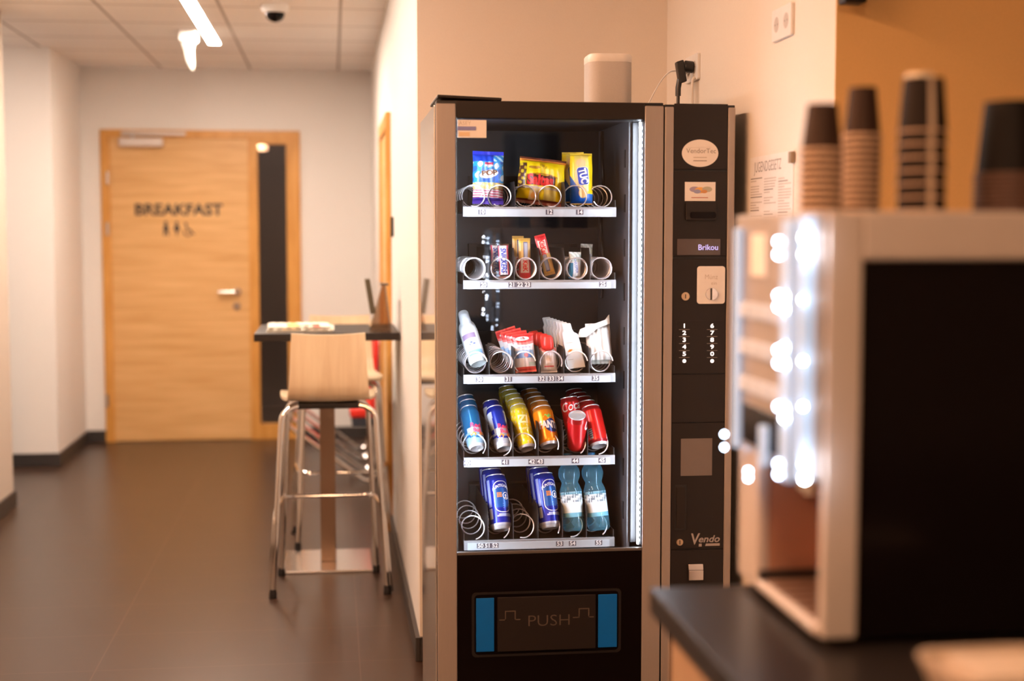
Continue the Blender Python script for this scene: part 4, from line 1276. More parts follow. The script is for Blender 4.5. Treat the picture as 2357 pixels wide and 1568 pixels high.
# shelf 2: chocolate bars
def bar(name, label, W, H, D, art, loc, rot, texts, grp, seed=0, nu=18, nv=44):
    o = thing(name, label, 'chocolate bar', loc, rot, grp)
    bg, on = pouch(W, H, D, art, o, 'wrapper', FOIL, nu=nu, nv=nv, seed=seed, pinch=0.02, crk=0.0008, seal=0.05)
    if texts:
        m = MB(); ms = []
        for body, u, v, size, mm, rz, kw in texts:
            if mm not in ms: ms.append(mm)
            m.text(body, on(u, v, rz, 0.0010), size, ms.index(mm), sub=0.006, **kw)
        m.build('lettering', ms, o, local=True)
    return o
GB = 'chocolate bars on the second shelf'
BRN = (0.045, 0.012, 0.008)
def art_s(u, t, s):
    if s < 0 or t > 0.965: return BRN
    if t < 0.05: return (0.35, 0.18, 0.15)
    if 0.09 < t < 0.95:
        if abs(u) < 0.66: return (0.82, 0.80, 0.84)
        if abs(u) < 0.80: return (0.62, 0.03, 0.10)
    return BRN
sx_ = [('SNICKERS', -0.001, 0.050, 0.0215, TXB, -R(90), dict(bold=0.03, shear=0.22, sx=0.735))]
s1 = bar('chocolate_bar', 'brown chocolate bar with blue lettering on white, the nearer of a pair', 0.033, 0.096, 0.014, art_s, at(1161, 640, 3.985), lean(7, 2, -3), sx_, GB, 2)
dup(s1, at(1138, 639, 4.01), lean(6, -1, 26), 'brown chocolate bar with blue lettering, half hidden at the left of the pair')
def art_k(u, t, s):
    if s < 0: return (0.50, 0.03, 0.02)
    if t > 0.95: return (0.60, 0.02, 0.03)
    if t > 0.52:
        if t > 0.86: return (0.70, 0.02, 0.04)
        return (0.80, 0.70, 0.68) if abs(u) < 0.72 else (0.62, 0.04, 0.05)
    if t < 0.06: return (0.55, 0.34, 0.08)
    if abs(u + 0.15) < 0.28 and t > 0.12: return (0.42, 0.46, 0.58)
    if abs(u + 0.15) < 0.36 and t > 0.10: return (0.10, 0.12, 0.25)
    return (0.68, 0.46, 0.16) if t > 0.12 else (0.72, 0.42, 0.06)
kt = [('KitKat', -0.001, 0.082, 0.021, TXR, -R(90), dict(bold=0.03, shear=0.1, sx=0.82))]
k1 = bar('chocolate_bar', 'red and white chocolate bar with a gold end, leaning to the left in its coil', 0.032, 0.118, 0.013, art_k, at(1266, 633, 3.995), lean(8, 14), kt, GB, 3)
def art_k2(u, t, s):
    return art_k(-u, 1 - t, s)
k2 = bar('chocolate_bar', 'gold and red chocolate bar upside down in its coil, nearer the pane', 0.034, 0.114, 0.013, art_k2, at(1208, 641, 3.99), lean(6, 0, 2), [('KitK', 0.0, 0.035, 0.019, TXR, -R(90), dict(bold=0.03, sx=0.9))], GB, 5)
dup(k2, at(1193, 640, 4.03) + Vector((0, 0, 0.006)), lean(5, 0, 6), 'gold topped chocolate bar standing behind another gold and red one')
def art_w(u, t, s):
    if s < 0: return (0.6, 0.65, 0.68)
    if t > 0.80: return (0.45, 0.55, 0.52) if math.sin(u * 9 + t * 30) > 0 else (0.66, 0.72, 0.72)
    if u < -0.45 and t < 0.58: return (0.01, 0.22, 0.42)
    if t > 0.62: return (0.62, 0.72, 0.66)
    return (0.72, 0.78, 0.84)
w1 = bar('wafer_bar', 'white and teal wafer bar in shiny wrap, beside the empty coil', 0.036, 0.075, 0.016, art_w, at(1323, 641, 3.985), lean(5, -1, 10), [('KNUSPER', 0.000, 0.036, 0.0105, TXB, -R(80), dict(bold=0.0))], GB, 7, nu=22)
dup(w1, at(1347, 630, 4.10) + Vector((0, 0, 0.012)), lean(4, -4, -25), 'greenish wafer bar deep in the lane behind the white and teal one')

# shelf 3: bathroom things
def art_wp(u, t, s):
    if s < 0: return (0.70, 0.04, 0.03)
    if t > 0.80 - 0.05 * (1 - u * u): return (0.72, 0.03, 0.03)
    if t > 0.74 - 0.05 * (1 - u * u): return (0.78, 0.20, 0.20)
    if t < 0.13: return (0.74, 0.06, 0.04)
    if 0.36 < t < 0.56 and u < 0.9:
        if (u - 0.15) ** 2 / 0.045 + (t - 0.43) ** 2 / 0.0032 < 1: return (0.72, 0.25, 0.28)
        return (0.34, 0.55, 0.82) if math.sin(u * 7 + 2) > 0.1 or t > 0.5 else (0.10, 0.25, 0.62)
    if 0.16 < t < 0.24 and u > 0.35: return (0.60, 0.74, 0.68)
    if t > 0.60 and int(t * 34) % 3 == 0 and abs(u) < 0.66: return (0.45, 0.48, 0.66)
    return (0.82, 0.80, 0.83)
o = thing('wipes_pack', 'red, white and blue pack of wet wipes, the front one', 'wipes pack', at(1211, 857, 3.985), lean(15, 4, -2), 'wipes packs on the third shelf')
bg, on = pouch(0.060, 0.112, 0.020, art_wp, o, 'pack', FOIL, nu=26, nv=50, seed=11, pinch=0.02, crk=0.0015, seal=0.05)
m = MB()
f = on(-0.002, 0.096, 0.0, 0.0012)
disc(m, 0, 0, 1, lambda u, v: f(u * 0.019, v * 0.0065), 24)
m.text('das', on(-0.002, 0.0962, 0, 0.002), 0.011, 1, bold=0.02, sub=0.005, sx=1.2)
m.build('lettering', [TXW, GREY], o, local=True)
for k, lb in enumerate(('second red and white wipes pack, just behind the front one', 'third red and white wipes pack in its row', 'rearmost red and white wipes pack, showing only its red top')):
    q = at(1211, 857, 3.985)
    dup(o, (q.x - 0.0045 * (k + 1), 3.985 + 0.034 * (k + 1), q.z + 0.004 * (k + 1)), lean(14, 9 + 4 * k, -2), lb)

# white bottles lying back in the first lane
def wbottle(label, loc, rot):
    o = thing('care_bottle', label, 'bottle', loc, rot, 'white bottles on the third shelf')
    r = 0.0255
    def col(a, k):
        u = ((a - 0.75 + 0.5) % 1 - 0.5) * 2 * PI
        t = k / 22
        if t < 0.16: return (0.62, 0.70, 0.72)
        if 0.24 < t < 0.40 and abs(u) < 0.85: return (0.25, 0.48, 0.82) if 0.27 < t < 0.37 else (0.05, 0.16, 0.50)
        if 0.50 < t < 0.62 and abs(u + 0.1) < 0.35 and (k + int(a * 60)) % 2: return (0.12, 0.14, 0.42)
        if 0.72 < t < 0.84 and u > -1.1 and u < 0.5: return (0.30, 0.20, 0.34)
        return (0.78, 0.80, 0.82)
    prof = [(0.001, 0.006), (r * 0.7, 0.004), (r * 0.86, 0.0), (r * 0.97, 0.005)] + [(r, 0.009 + 0.0054 * k) for k in range(19)] + [(r * 0.9, 0.115), (r * 0.62, 0.126)]
    MB().lathe(prof, 44, col=col).build('bottle_body', MATTE, o, smooth=60, local=True)
    MB().lathe([(r * 0.60, 0.124), (r * 0.66, 0.126), (r * 0.62, 0.155), (r * 0.5, 0.160), (0.001, 0.160)], 24).build('cap', mat('clear_grey_cap', (0.55, 0.58, 0.62), 0.25), o, smooth=40, local=True)
    return o
w = wbottle('white bottle with blue labels lying back towards the left, its base against the pane', at(1102, 838, 3.99), lean(30, 15))
q = at(1096, 836, 4.06)
dup(w, (q.x, 4.062, q.z + 0.008), lean(30, 13), 'white bottle hidden behind the one with its base against the pane')

# small travel kits with red caps
o = thing('travel_kit', 'small clear pouch with a white card and a red cap, the front one', 'travel kit', at(1264, 858, 3.985), lean(10, 2), 'travel kits on the third shelf')
def art_t(u, t, s):
    if s < 0: return (0.66, 0.6, 0.6)
    if t > 0.80: return (0.68, 0.60, 0.62) if math.sin(u * 8 + t * 25) > 0 else (0.78, 0.22, 0.20)
    if t > 0.72: return (0.74, 0.66, 0.68)
    if 0.22 < t < 0.26 and abs(u) < 0.6: return (0.70, 0.12, 0.16)
    if (u - 0.15) ** 2 / 0.06 + (t - 0.50) ** 2 / 0.007 < 1: return (0.80, 0.66, 0.64)
    return (0.84, 0.80, 0.83)
pouch(0.047, 0.072, 0.020, art_t, o, 'pouch', FOIL, nu=18, nv=34, seed=21, pinch=0.10, crk=0.0015)
MB().lathe([(0.010, 0.062), (0.0165, 0.068), (0.0175, 0.082), (0.0165, 0.100), (0.012, 0.106), (0.001, 0.107)], 20, mod=lambda a, k: 1 + 0.03 * math.cos(14 * a)).build('cap', RED, o, smooth=50, local=True)
for k, lb in enumerate(('second red capped travel kit behind the front one', 'third red capped travel kit in its row', 'rearmost red capped travel kit beside the wipes')):
    q = at(1264, 858, 3.985)
    dup(o, (q.x - 0.005 * (k + 1), 3.985 + 0.038 * (k + 1), q.z + 0.002 * (k + 1)), lean(10, 3 + 2 * k), lb)

# stepped white packets
def packet(label, loc, rot, first=None):
    o = thing('white_packet', label, 'packet', loc, rot, 'stepped white packets on the third shelf')
    P = [(-0.025, 0.0), (0.029, 0.0), (0.024, 0.060), (0.018, 0.098), (0.008, 0.104), (0.004, 0.112), (0.001, 0.131), (-0.022, 0.133), (-0.020, 0.112), (-0.026, 0.104)]
    m = MB().prism(P, lambda a, b, d: (a, d, b), -0.008, 0.010)
    m.build('packet_body', mat_pk, o, local=True, bevel=0.0025)
    g = MB()
    fp = lambda u, v: (u, -0.0084, v)
    poly(g, [(-0.018, 0.050), (-0.011, 0.056), (-0.002, 0.055), (-0.008, 0.050), (-0.014, 0.049)], fp)
    g.add([fp(a, b) for a, b in ((-0.019, 0.074), (0.0, 0.074), (0.0, 0.076), (-0.019, 0.076))], [(0, 1, 2, 3)], 1)
    g.add([fp(a, b) for a, b in ((-0.019, 0.026), (-0.004, 0.026), (-0.004, 0.0275), (-0.019, 0.0275))], [(0, 1, 2, 3)], 1)
    g.build('printed_mark', [TXO, LGREY], o, local=True)
    return o
mat_pk = mat('packet_white', (0.80, 0.82, 0.82), 0.45)
q = at(1326, 849, 3.99)
pk = packet('stepped white packet with a small red mark, the front one of seven', (q.x - 0.001, 3.995, q.z), lean(9, 6))
for k, nm in enumerate(('second', 'third', 'fourth', 'fifth', 'sixth', 'rearmost')):
    dup(pk, (q.x - 0.001 - 0.0035 * (k + 1), 3.995 + 0.031 * (k + 1), q.z + 0.0015 * (k + 1)), lean(9, 7 + 0.6 * k), '%s stepped white packet of the row that fans out to the left' % nm)

# white plastic bag
o = thing('plastic_bag', 'crumpled white plastic bag folded over at the top, beside the machine wall', 'bag', at(1381, 838, 4.0), lean(12, 2), None)
def art_pb(u, t, s):
    if t < 0.10: return (0.30, 0.32, 0.30)
    return (0.74, 0.74, 0.72)
pouch(0.072, 0.118, 0.030, art_pb, o, 'bag', MATTE, nu=20, nv=30, seed=31, pinch=0.05, crk=0.006)
fl_ = MB()
v = [(-0.060, -0.006, 0.080), (-0.052, -0.012, 0.102), (0.022, -0.012, 0.126), (0.036, -0.004, 0.142), (0.034, -0.014, 0.114), (-0.036, -0.018, 0.078), (-0.005, -0.020, 0.100)]
fl_.add(v, [(0, 5, 6, 1), (1, 6, 2), (2, 6, 4, 3)]).add([(a, b + 0.010, c) for a, b, c in v], [(1, 6, 5, 0), (2, 6, 1), (3, 4, 6, 2)])
fl_.build('folded_flap', MATTE if False else mat('bag_white', (0.74, 0.74, 0.72), 0.4), o, smooth=60, local=True)

# ================================================================== ON TOP OF THE MACHINE, SOCKETS, POSTER
def rr_lathe(m, secs, hx, hy, r, cx, cy, mi=0):
    """rounded-square stack of sections: secs (inset, z)"""
    v, fs = [], []
    for ins, z in secs:
        P = round_rect(hx - ins, hy - ins, max(0.002, r - ins), 6)
        n = len(P)
        v += [(cx + a, cy + b, z) for a, b in P]
    for k in range(len(secs) - 1):
        for i in range(n):
            j = (i + 1) % n
            fs.append((k * n + i, k * n + j, (k + 1) * n + j, (k + 1) * n + i))
    fs.append(tuple(range(n - 1, -1, -1)))
    fs.append(tuple((len(secs) - 1) * n + i for i in range(n)))
    return m.add(v, fs, mi)
SXc, SYc = 0.797, 4.10
o = thing('smart_speaker', 'white rounded speaker with a grey grille standing on the vending machine', 'speaker', (SXc, SYc, MT))
rr_lathe(MB(), [(0.004, MT + 0.0005), (0.0, MT + 0.004), (0.0, MT + 0.131)], 0.0635, 0.0635, 0.034, SXc, SYc).build('grille', mat('speaker_grille', (0.56, 0.53, 0.51), 0.8, scale=900, var=0.25, bump=0.5), o, smooth=40)
rr_lathe(MB(), [(0.0, MT + 0.131), (-0.0005, MT + 0.133), (-0.0005, MT + 0.149), (0.003, MT + 0.154), (0.012, MT + 0.155)], 0.0635, 0.0635, 0.034, SXc, SYc).build('top_cap', WHITE, o, smooth=40)

def socket(label, y0, y1, z0, z1):
    o = thing('wall_socket', label, 'socket', (XK, (y0 + y1) / 2, z0), group=None)
    P = round_rect((y1 - y0) / 2, (z1 - z0) / 2, 0.006)
    cy, cz = (y0 + y1) / 2, (z0 + z1) / 2
    MB().prism(P, lambda a, b, d: (XK - d, cy + a, cz + b), 0.0005, 0.009).build('cover_plate', WHITE, o, bevel=0.001)
    for sy in (-1, 1):
        c0 = cy + sy * (y1 - y0) / 4
        r = 0.020
        m = MB()
        # sunken round cup drawn as ring, flat grey disc for the shade inside, and two holes
        n = 28
        A = [(XK - 0.0092, c0 + r * math.cos(2 * PI * k / n), cz + r * math.sin(2 * PI * k / n)) for k in range(n)]
        B = [(XK - 0.0094, c0 + (r + 0.002) * math.cos(2 * PI * k / n), cz + (r + 0.002) * math.sin(2 * PI * k / n)) for k in range(n)]
        m.add(A + B, [(k, (k + 1) % n, n + (k + 1) % n, n + k) for k in range(n)], 0)
        m.add(A, [tuple(range(n))], 1)
        for dy in (-0.0095, 0.0095):
            m.add([(XK - 0.0095, c0 + dy + 0.0025 * math.cos(2 * PI * k / 10), cz + 0.0025 * math.sin(2 * PI * k / 10)) for k in range(10)], [tuple(range(10))], 2)
        m.build('socket_cup', [WHITE, LGREY, INK], o)
    return o
socket('white double socket above the vending machine with a black plug in it', 4.39, 4.545, 1.958, 2.041)
socket('white double socket high on the wall, empty, above the poster', 3.476, 3.632, 1.969, 2.050)

py_ = 4.44
o = thing('power_plug', 'black angled mains plug with its thick cable, in the socket above the machine', 'plug', (XK - 0.01, py_, 1.98))
MB().cyl((XK - 0.0105, py_, 2.000), (XK - 0.040, py_, 2.003), 0.019, 18).obox((XK - 0.050, py_, 1.985), (0.012, 0, 0.004), (0, 0.014, 0), (-0.006, 0, 0.034)).build('plug_body', BLACK, o, bevel=0.004)
MB().tube([(XK - 0.053, py_, 1.962), (XK - 0.058, py_, 1.935), (XK - 0.058, py_, 1.91)], 0.009, 10).build('strain_relief', BLACK, o, smooth=60)
MB().tube(smooth_path([(XK - 0.058, py_, 1.915), (XK - 0.059, py_, 1.86), (XK - 0.058, py_ + 0.04, 1.80), (XK - 0.05, py_ + 0.13, 1.70)], 5), 0.0055, 8).build('cable', BLACK, o, smooth=60)
o = thing('usb_adapter', 'small white adapter beside the black plug with a thin white cable to the speaker', 'adapter', (XK - 0.01, 4.50, 1.985))
MB().box(XK - 0.048, XK - 0.0105, 4.487, 4.518, 1.985, 2.012).build('adapter_body', WHITE, o, bevel=0.004)
MB().tube(smooth_path([(XK - 0.048, 4.50, 1.995), (XK - 0.075, 4.49, 1.990), (XK - 0.11, 4.47, 1.955), (XK - 0.16, 4.42, 1.88), (XK - 0.19, 4.38, 1.842), (XK - 0.26, 4.28, 1.8385), (SXc + 0.03, SYc + 0.068, 1.838)], 6), 0.0022, 6).build('cable', WHITE, o, smooth=60)
o = thing('charger_cable', 'pale thin cable hanging from the socket behind the black plug', 'cable', (XK - 0.01, 4.40, 1.95))
MB().tube(smooth_path([(XK - 0.012, 4.41, 1.965), (XK - 0.020, 4.41, 1.95), (XK - 0.020, 4.41, 1.86), (XK - 0.02, 4.42, 1.76)], 5), 0.0045, 8).build('cable', mat('pale_cable', (0.72, 0.66, 0.6), 0.5), o, smooth=60)

# dark fixture high on the ochre wall (only its lower edge shows)
fa, fb = at(1938, 8, 3.12), at(1990, 8, 3.12)
o = thing('wall_fixture', 'small dark fixture high on the ochre wall above the paper cups', 'fixture', ((fa.x + fb.x) / 2, 3.12, fa.z))
MB().box(fa.x, fb.x, 3.10, 3.15, fa.z, fa.z + 0.11).build('housing', DARK, o, bevel=0.006)
MB().box(fa.x + 0.012, fb.x - 0.012, 3.15, 3.1795, fa.z + 0.02, fa.z + 0.09).build('wall_mount', BLACK, o)
# notice on the recess wall
o = thing('notice_poster', 'white printed notice with small columns of text on the recess wall', 'poster', (XK, 3.648, 1.15))
xp = XK - 0.002
MB().box(xp, XK - 0.0004, 3.462, 3.834, 1.14, 1.682).build('sheet', PAPER, o)
def on_wall(y, z):
    return lambda u, v: (xp - 0.0004, y - u, z + v)
g = MB().text('JUGENDGESETZ', on_wall(3.675, 1.652), 0.040, 1, sx=0.82, bold=0.0)
rr = random.Random(3)
for cidx in range(3):
    yc = 3.825 - 0.122 * cidx
    z = 1.622 - 0.004 * cidx
    while z > 1.16:
        w = 0.105 * rr.choice((1, 1, 0.9, 0.75, 0.5))
        if rr.random() > 0.12:
            g.add([(xp - 0.0004, yc, z), (xp - 0.0004, yc - w, z), (xp - 0.0004, yc - w, z + 0.0032), (xp - 0.0004, yc, z + 0.0032)], [(0, 1, 2, 3)], 0 if rr.random() > 0.15 else 1)
        z -= 0.0072
g.build('printed_text', [LGREY, GREY], o)
MB().box(XK - 0.012, XK - 0.0022, 3.452, 3.472, 1.650, 1.678).build('clip', mat('tan_clip', (0.30, 0.22, 0.15), 0.5), o)

# ================================================================== COUNTER WITH THE COFFEE MACHINE
CT = 0.905
CX0 = 0.500
CYE = 2.20
tag(MB().box(CX0, 1.75, 0.25, CYE, CT - 0.042, CT).build('worktop', mat('dark_worktop', (0.016, 0.013, 0.012), 0.32, spec=0.15), origin=(1.1, 1.2, CT - 0.042), bevel=0.003),
    'dark glossy worktop carrying the coffee machine', 'worktop')
o = thing('counter_cabinet', 'pale wooden cabinet under the dark worktop', 'cabinet', (1.1, 1.2, 0))
CABM = wood_mat('pale_cabinet', (0.33, 0.21, 0.13), (0.38, 0.26, 0.16), 0.5, (6, 6, 0.8), 3.0)
MB().box(CX0 + 0.045, 1.72, 0.30, CYE - 0.035, 0.10, CT - 0.0425).build('body', CABM, o)
MB().box(CX0 + 0.09, 1.70, 0.34, CYE - 0.08, 0, 0.10).build('plinth', BLACK, o)
for k in range(4):
    y0 = 0.32 + 0.462 * k
    d_ = MB().box(CX0 + 0.026, CX0 + 0.0445, y0, y0 + 0.456, 0.115, CT - 0.048).build('door', CABM, o, bevel=0.002)
    MB().tube(round_path([(CX0 + 0.026, y0 + 0.04, 0.60), (CX0 + 0.004, y0 + 0.04, 0.60), (CX0 + 0.004, y0 + 0.04, 0.74), (CX0 + 0.026, y0 + 0.04, 0.74)], 0.012), 0.005, 8).build('handle', STEEL, d_, smooth=60)

KX0, KX1, KY0, KY1 = 0.645, 1.12, 1.835, 2.235
KZ0, KZ1 = CT + 0.012, 1.500
cm = thing('coffee_machine', 'silver countertop coffee machine with a black side and glowing front lights', 'coffee machine', (0.88, 2.03, CT))
for x in (KX0 + 0.05, KX1 - 0.05):
    for y in (KY0 + 0.05, KY1 - 0.05):
        MB().cyl((x, y, CT + 0.0005), (x, y, KZ0 + 0.002), 0.018, 14).build('foot', BLACK, cm, smooth=40)
# near side: silver frame with an inset black panel
sf = MB().box(KX0 + 0.012, KX0 + 0.062, KY0, KY0 + 0.02, KZ0, KZ1).box(KX1 - 0.05, KX1, KY0, KY0 + 0.02, KZ0, KZ1).box(KX0 + 0.062, KX1 - 0.05, KY0, KY0 + 0.02, KZ1 - 0.066, KZ1)
sf.build('side_frame', ALUM, cm, bevel=0.005)
MB().box(KX0 + 0.060, KX1 - 0.048, KY0 + 0.006, KY0 + 0.02, KZ0, KZ1 - 0.064).build('side_panel', BLACKG, cm)
MB().box(KX0 + 0.012, KX1, KY0 + 0.02, KY1, KZ1 - 0.02, KZ1 - 0.001).build('top_panel', ALUM, cm, bevel=0.003)
MB().box(KX0 + 0.012, KX1, KY1 - 0.02, KY1 - 0.0005, KZ0, KZ1 - 0.02).build('far_side_panel', ALUM, cm)
MB().box(KX1 - 0.02, KX1 - 0.0005, KY0 + 0.02, KY1 - 0.02, KZ0, KZ1 - 0.02).build('back_panel', BLACK, cm)
NZ0, NZ1 = 0.942, 1.135       # cup niche
COPPER = mat('niche_brown_metal', (0.50, 0.26, 0.17), 0.35, 0.25)
GRILLE = mat('grille_brown_steel', (0.20, 0.12, 0.085), 0.4, 0.4)
DOORM = mat('coffee_door_silver', (0.42, 0.37, 0.34), 0.35, 0.35)
NYF = 2.130
MB().box(KX0 + 0.14, KX0 + 0.15, KY0 + 0.02, KY1 - 0.02, KZ0, NZ1 + 0.01).box(KX0 + 0.030, KX0 + 0.14, KY0 + 0.0205, KY0 + 0.023, KZ0, NZ1).box(KX0 + 0.030, KX0 + 0.14, NYF, NYF + 0.01, KZ0, NZ1).build('cup_niche', COPPER, cm)
MB().box(KX0 + 0.010, KX0 + 0.030, NYF, KY1 - 0.001, KZ0, NZ1).build('front_pillar', ALUM, cm, bevel=0.004)
MB().tube([(KX0 + 0.06, 2.02, NZ1 - 0.002), (KX0 + 0.06, 2.02, NZ1 - 0.05)], 0.014, 12).tube([(KX0 + 0.06, 2.06, NZ1 - 0.002), (KX0 + 0.06, 2.06, NZ1 - 0.05)], 0.010, 12).build('spout', CHROME, cm, smooth=40)
dt = MB().box(KX0 + 0.008, KX0 + 0.14, KY0 + 0.022, NYF - 0.001, KZ0, NZ0 - 0.010).build('drip_tray', ALUM, cm, bevel=0.004)
gr = MB().box(KX0 + 0.020, KX0 + 0.139, KY0 + 0.030, NYF - 0.016, NZ0 - 0.0098, NZ0 - 0.007)
for k in range(7):
    y = KY0 + 0.040 + k * 0.034
    gr.box(KX0 + 0.024, KX0 + 0.134, y, y + 0.014, NZ0 - 0.007, NZ0 - 0.004)
gr.build('drip_grille', GRILLE, dt)
MB().box(KX0 + 0.012, KX0 + 0.139, NYF - 0.014, NYF - 0.0012, NZ0 - 0.0098, NZ0 + 0.004).build('tray_shadow_strip', BLACK, dt)  # black strip stands in for the shadow gap at the foot of the niche wall
# front door with its lit trims
fd = MB().prism([(KY0 + 0.004, NZ1), (KY1, NZ1), (KY1, KZ1), (KY0 + 0.004, KZ1)], lambda y, z, d: (KX0 + 0.012 - d, y, z), 0.0, 0.012)
fd.box(KX0 + 0.012, KX0 + 0.06, KY0 + 0.021, KY1 - 0.021, NZ1, KZ1 - 0.021)
fd = fd.build('front_door', DOORM, cm, bevel=0.004)
def trim(y0, y1, z0, z1, th):
    return MB().box(KX0 - th, KX0 - 0.0002, y0, y1, z0, z1).build('light_trim', ICEBLUE, fd, bevel=0.003)
def dots(par, lst, glow, x):
    for y, z, r in lst:
        MB().ball((x, y, z), r, 10, 6).build('light_dot', glow, par, smooth=80)
tr1 = trim(1.845, 1.868, 1.135, 1.495, 0.020)
tr2 = trim(1.915, 1.950, 1.120, 1.490, 0.016)
tr3 = trim(2.185, 2.205, 1.130, 1.480, 0.012)
tr4 = trim(2.03, 2.055, 1.125, 1.185, 0.014)
def zc(py, px, y):
    return at(px, py, y).z
def lat(px, py):
    """a point of the glowing front, at the front plane"""
    d = at(px, py, 1.0)
    y = (KX0 - 0.012) / d.x
    q = at(px, py, y)
    return q
MB_ = []
def led(par, px, pys, glow, r, x):
    for py in pys:
        d = at(px, py, 1.0)
        y = x / d.x
        MB().ball((x, y, at(px, py, y).z), r * 1.4, 10, 6).build('light_dot', glow, par, smooth=80)
led(tr1, 1852, (547, 585, 1068, 1102), LEDBIG, 0.0034, KX0 - 0.0215)
led(tr1, 1848, (690, 831, 936), LEDBIG, 0.0019, KX0 - 0.0215)
led(tr2, 1806, (684, 712, 800, 838, 942, 962), LEDBIG, 0.0032, KX0 - 0.0175)
led(tr2, 1792, (556, 586, 1068, 1092, 680, 706, 806, 836, 936), LEDDIM, 0.0034, KX0 - 0.0175)
led(tr3, 1667, (1000, 1030), LEDDIM, 0.0026, KX0 - 0.0135)
led(tr4, 1722, (1085, 1100), LEDDIM, 0.0030, KX0 - 0.0155)
for r_ in range(5):
    for x_ in (KX0 - 0.0085, KX0 - 0.003):
        for dz in (0.0, 0.012):
            MB().ball((x_, 2.2065, 1.448 - 0.0605 * r_ - dz), 0.0023, 10, 6).build('light_dot', LEDDIM, tr3, smooth=80)
# drink buttons, display and lower apron on the front door
BTN = mat('pale_button', (0.50, 0.51, 0.54), 0.35, emit=(0.9, 0.92, 1.0), estr=0.12)
for r_ in range(3):
    for c_ in range(4):
        y = 2.165 - c_ * 0.052
        z = 1.352 - r_ * 0.058
        MB().box(KX0 - 0.006, KX0 - 0.0003, y - 0.020, y + 0.020, z - 0.012, z + 0.012).build('drink_button', BTN, fd, bevel=0.002)
MB().box(KX0 - 0.004, KX0 - 0.0003, 2.065, 2.135, 1.405, 1.470).build('label_panel', mat('cream_label', (0.86, 0.82, 0.78), 0.4), fd, bevel=0.002)
MB().box(KX0 - 0.005, KX0 - 0.0003, 1.99, 2.17, 1.145, 1.205).build('dark_window', BLACKG, fd, bevel=0.002)

# stacks of cups upside down on the coffee machine
RIMT = mat('cup_rim_tan', (0.56, 0.38, 0.26), 0.5)
RIMB = mat('cup_rim_brown', (0.11, 0.055, 0.038), 0.5)
CUPD = mat('cup_dark_brown', (0.034, 0.016, 0.010), 0.6, spec=0.2)
CUPK = mat('cup_near_black', (0.006, 0.004, 0.003), 0.6, spec=0.15)
CUPP = art_mat('cup_print', 0.6, 0.0, 0.15)
def cup(label, loc, rm, rb, h, body, rim, group, stripe=False):
    o = thing('paper_cup', label, 'cup', loc, (0, 0, 0), group)
    prof = [(rm - 0.001, 0.004)] + [(rm - 0.001 + (rb - rm + 0.001) * k / 6, 0.004 + (h - 0.004) * k / 6) for k in range(1, 7)] + [(rb * 0.86, h), (rb * 0.84, h - 0.006), (0.0005, h - 0.006)]
    col = None
    if stripe:
        def col(a, k):
            u = (a - stripe) % 1
            return (0.46, 0.35, 0.26) if u < 0.045 else (0.012, 0.006, 0.004)
    MB().lathe(prof, 44, col=col).lathe([(rm - 0.0022, 0.004), (rb - 0.0022, h - 0.007)], 44, col=(lambda a, k: (0.6, 0.5, 0.4)) if col else None).build('cup_wall', CUPP if stripe else body, o, smooth=50, local=True)
    MB().tube([((rm + 0.0002) * math.cos(2 * PI * k / 44), (rm + 0.0002) * math.sin(2 * PI * k / 44), 0.0028) for k in range(44)], 0.0016 if stripe else 0.0027, 6, closed=True).build('cup_rim', rim, o, smooth=80, local=True)
    return o
PLACE = ['topmost cup', 'second cup from the top', 'third cup from the top', 'fourth cup from the top', 'fifth cup from the top', 'sixth cup from the top', 'seventh cup from the top', 'eighth cup from the top', 'ninth cup from the top', 'tenth cup from the top', 'eleventh cup from the top', 'twelfth cup from the top', 'thirteenth cup from the top']
def stack(n, x, y, pitch, rm, rb, h, body, rim, desc, stripe=False, z=None):
    grp = 'cups ' + desc
    z = (KZ1 if z is None else z) + 0.0005
    first = None
    for k in range(n):
        lb = '%s of the %s' % (PLACE[n - 1 - k].replace(' from the top', ' down'), desc)
        loc = (x + random.uniform(-0.0006, 0.0006), y, z + pitch * k)
        if first is None:
            first = cup(lb, loc, rm, rb, h, body, rim, grp, stripe)
        else:
            dup(first, loc, None, lb)
yc = 2.02
stack(10, ax(1889, yc), yc, 0.0098, 0.0305, 0.0215, 0.070, CUPD, RIMT, 'lowest brown stack on the coffee machine')
yc = 2.12
stack(13, ax(1980, yc), yc, 0.0098, 0.0285, 0.0205, 0.076, CUPD, RIMT, 'narrow stack behind the lowest brown one')
yc = 1.98
stack(7, ax(2118, yc), yc, 0.0190, 0.0355, 0.0285, 0.078, CUPK, RIMT, 'dark stack with a pale vertical seam', stripe=0.735)
yc = 1.98
stack(9, ax(2322, yc), yc, 0.0066, 0.0500, 0.0390, 0.108, CUPK, RIMB, 'widest, blackest stack on the coffee machine')
tag(MB().lathe([(0.001, 0.006), (0.018, 0.006), (0.020, 0.004), (0.021, 0.0), (0.0195, 0.0), (0.0185, 0.003), (0.001, 0.0035)], 24).build('cup_lid', mat('cream_lid', (0.78, 0.66, 0.5), 0.4), origin=None),
    'small pale lid lying on top of the seamed cup stack', 'lid')
bpy.data.objects['cup_lid'].location = (ax(2106, 1.98), 1.975, KZ1 + 0.0015 + 0.0190 * 6 + 0.078)

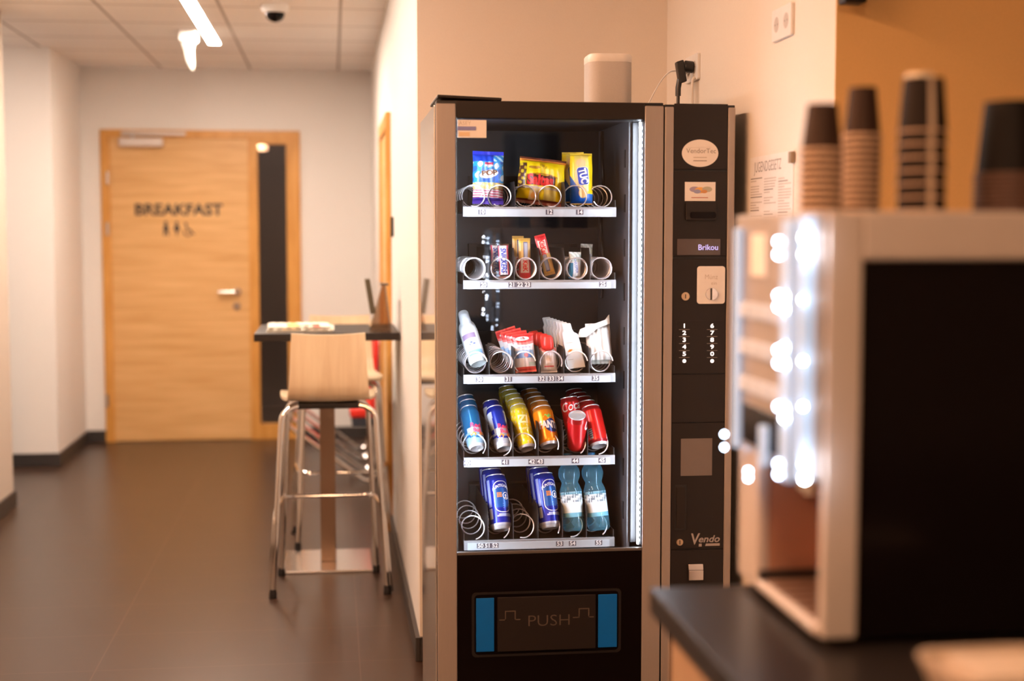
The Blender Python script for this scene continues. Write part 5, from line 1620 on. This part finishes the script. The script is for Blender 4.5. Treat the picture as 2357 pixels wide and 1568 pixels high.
# white caddy on the worktop near the viewer
CADX = at(2150, 1490, 1.50).x + 0.135
CADZ = at(2146, 1497, 1.56).z - CT
o = thing('napkin_caddy', 'white tapered caddy on the dark worktop, in front of the black machine side', 'caddy', (0.90, 1.50, CT))
m = MB()
secs = [(0.030, CT + 0.0005), (0.026, CT + 0.004), (0.010, CT + CADZ * 0.7), (0.0, CT + CADZ - 0.004), (0.0, CT + CADZ), (0.006, CT + CADZ), (0.010, CT + CADZ - 0.01)]
rr_lathe(m, secs, 0.135, 0.07, 0.03, CADX, 1.50)
m.build('caddy_bowl', mat('caddy_cream', (0.40, 0.31, 0.24), 0.55), o, smooth=40)
MB().box(CADX - 0.10, CADX - 0.005, 1.455, 1.545, CT + CADZ - 0.012, CT + CADZ - 0.001).box(CADX + 0.005, CADX + 0.10, 1.455, 1.545, CT + CADZ - 0.012, CT + CADZ - 0.002).build('napkins', mat('napkin_beige', (0.46, 0.38, 0.31), 0.8), o, bevel=0.002)

# ================================================================== CAMERA, WORLD, VIEW
cam = bpy.data.cameras.new('camera')
co = bpy.data.objects.new('camera', cam)
COL.objects.link(co)
co.location = (0, 0, EYE)
co.rotation_euler = FW.to_track_quat('-Z', 'Y').to_euler()
cam.sensor_width = 36.0
cam.lens = F / 2357.0 * 36.0
cam.clip_start = 0.05
cam.dof.use_dof = True
cam.dof.focus_distance = 4.28
cam.dof.aperture_fstop = 1.55
sc.camera = co

w = bpy.data.worlds.new('world')
sc.world = w
w.use_nodes = True
w.node_tree.nodes['Background'].inputs['Color'].default_value = (1.0, 0.75, 0.55, 1)
w.node_tree.nodes['Background'].inputs['Strength'].default_value = 0.8

sc.view_settings.view_transform = 'Standard'
sc.view_settings.look = 'None'
sc.view_settings.gamma = 1.0
sc.view_settings.use_curve_mapping = False
sc.view_settings.exposure = 0.18
cy = sc.cycles
cy.use_denoising = True
cy.max_bounces = 10
cy.diffuse_bounces = 4
cy.glossy_bounces = 4
cy.transmission_bounces = 6
cy.transparent_max_bounces = 16
cy.sample_clamp_indirect = 8
cy.caustics_reflective = False
cy.caustics_refractive = False
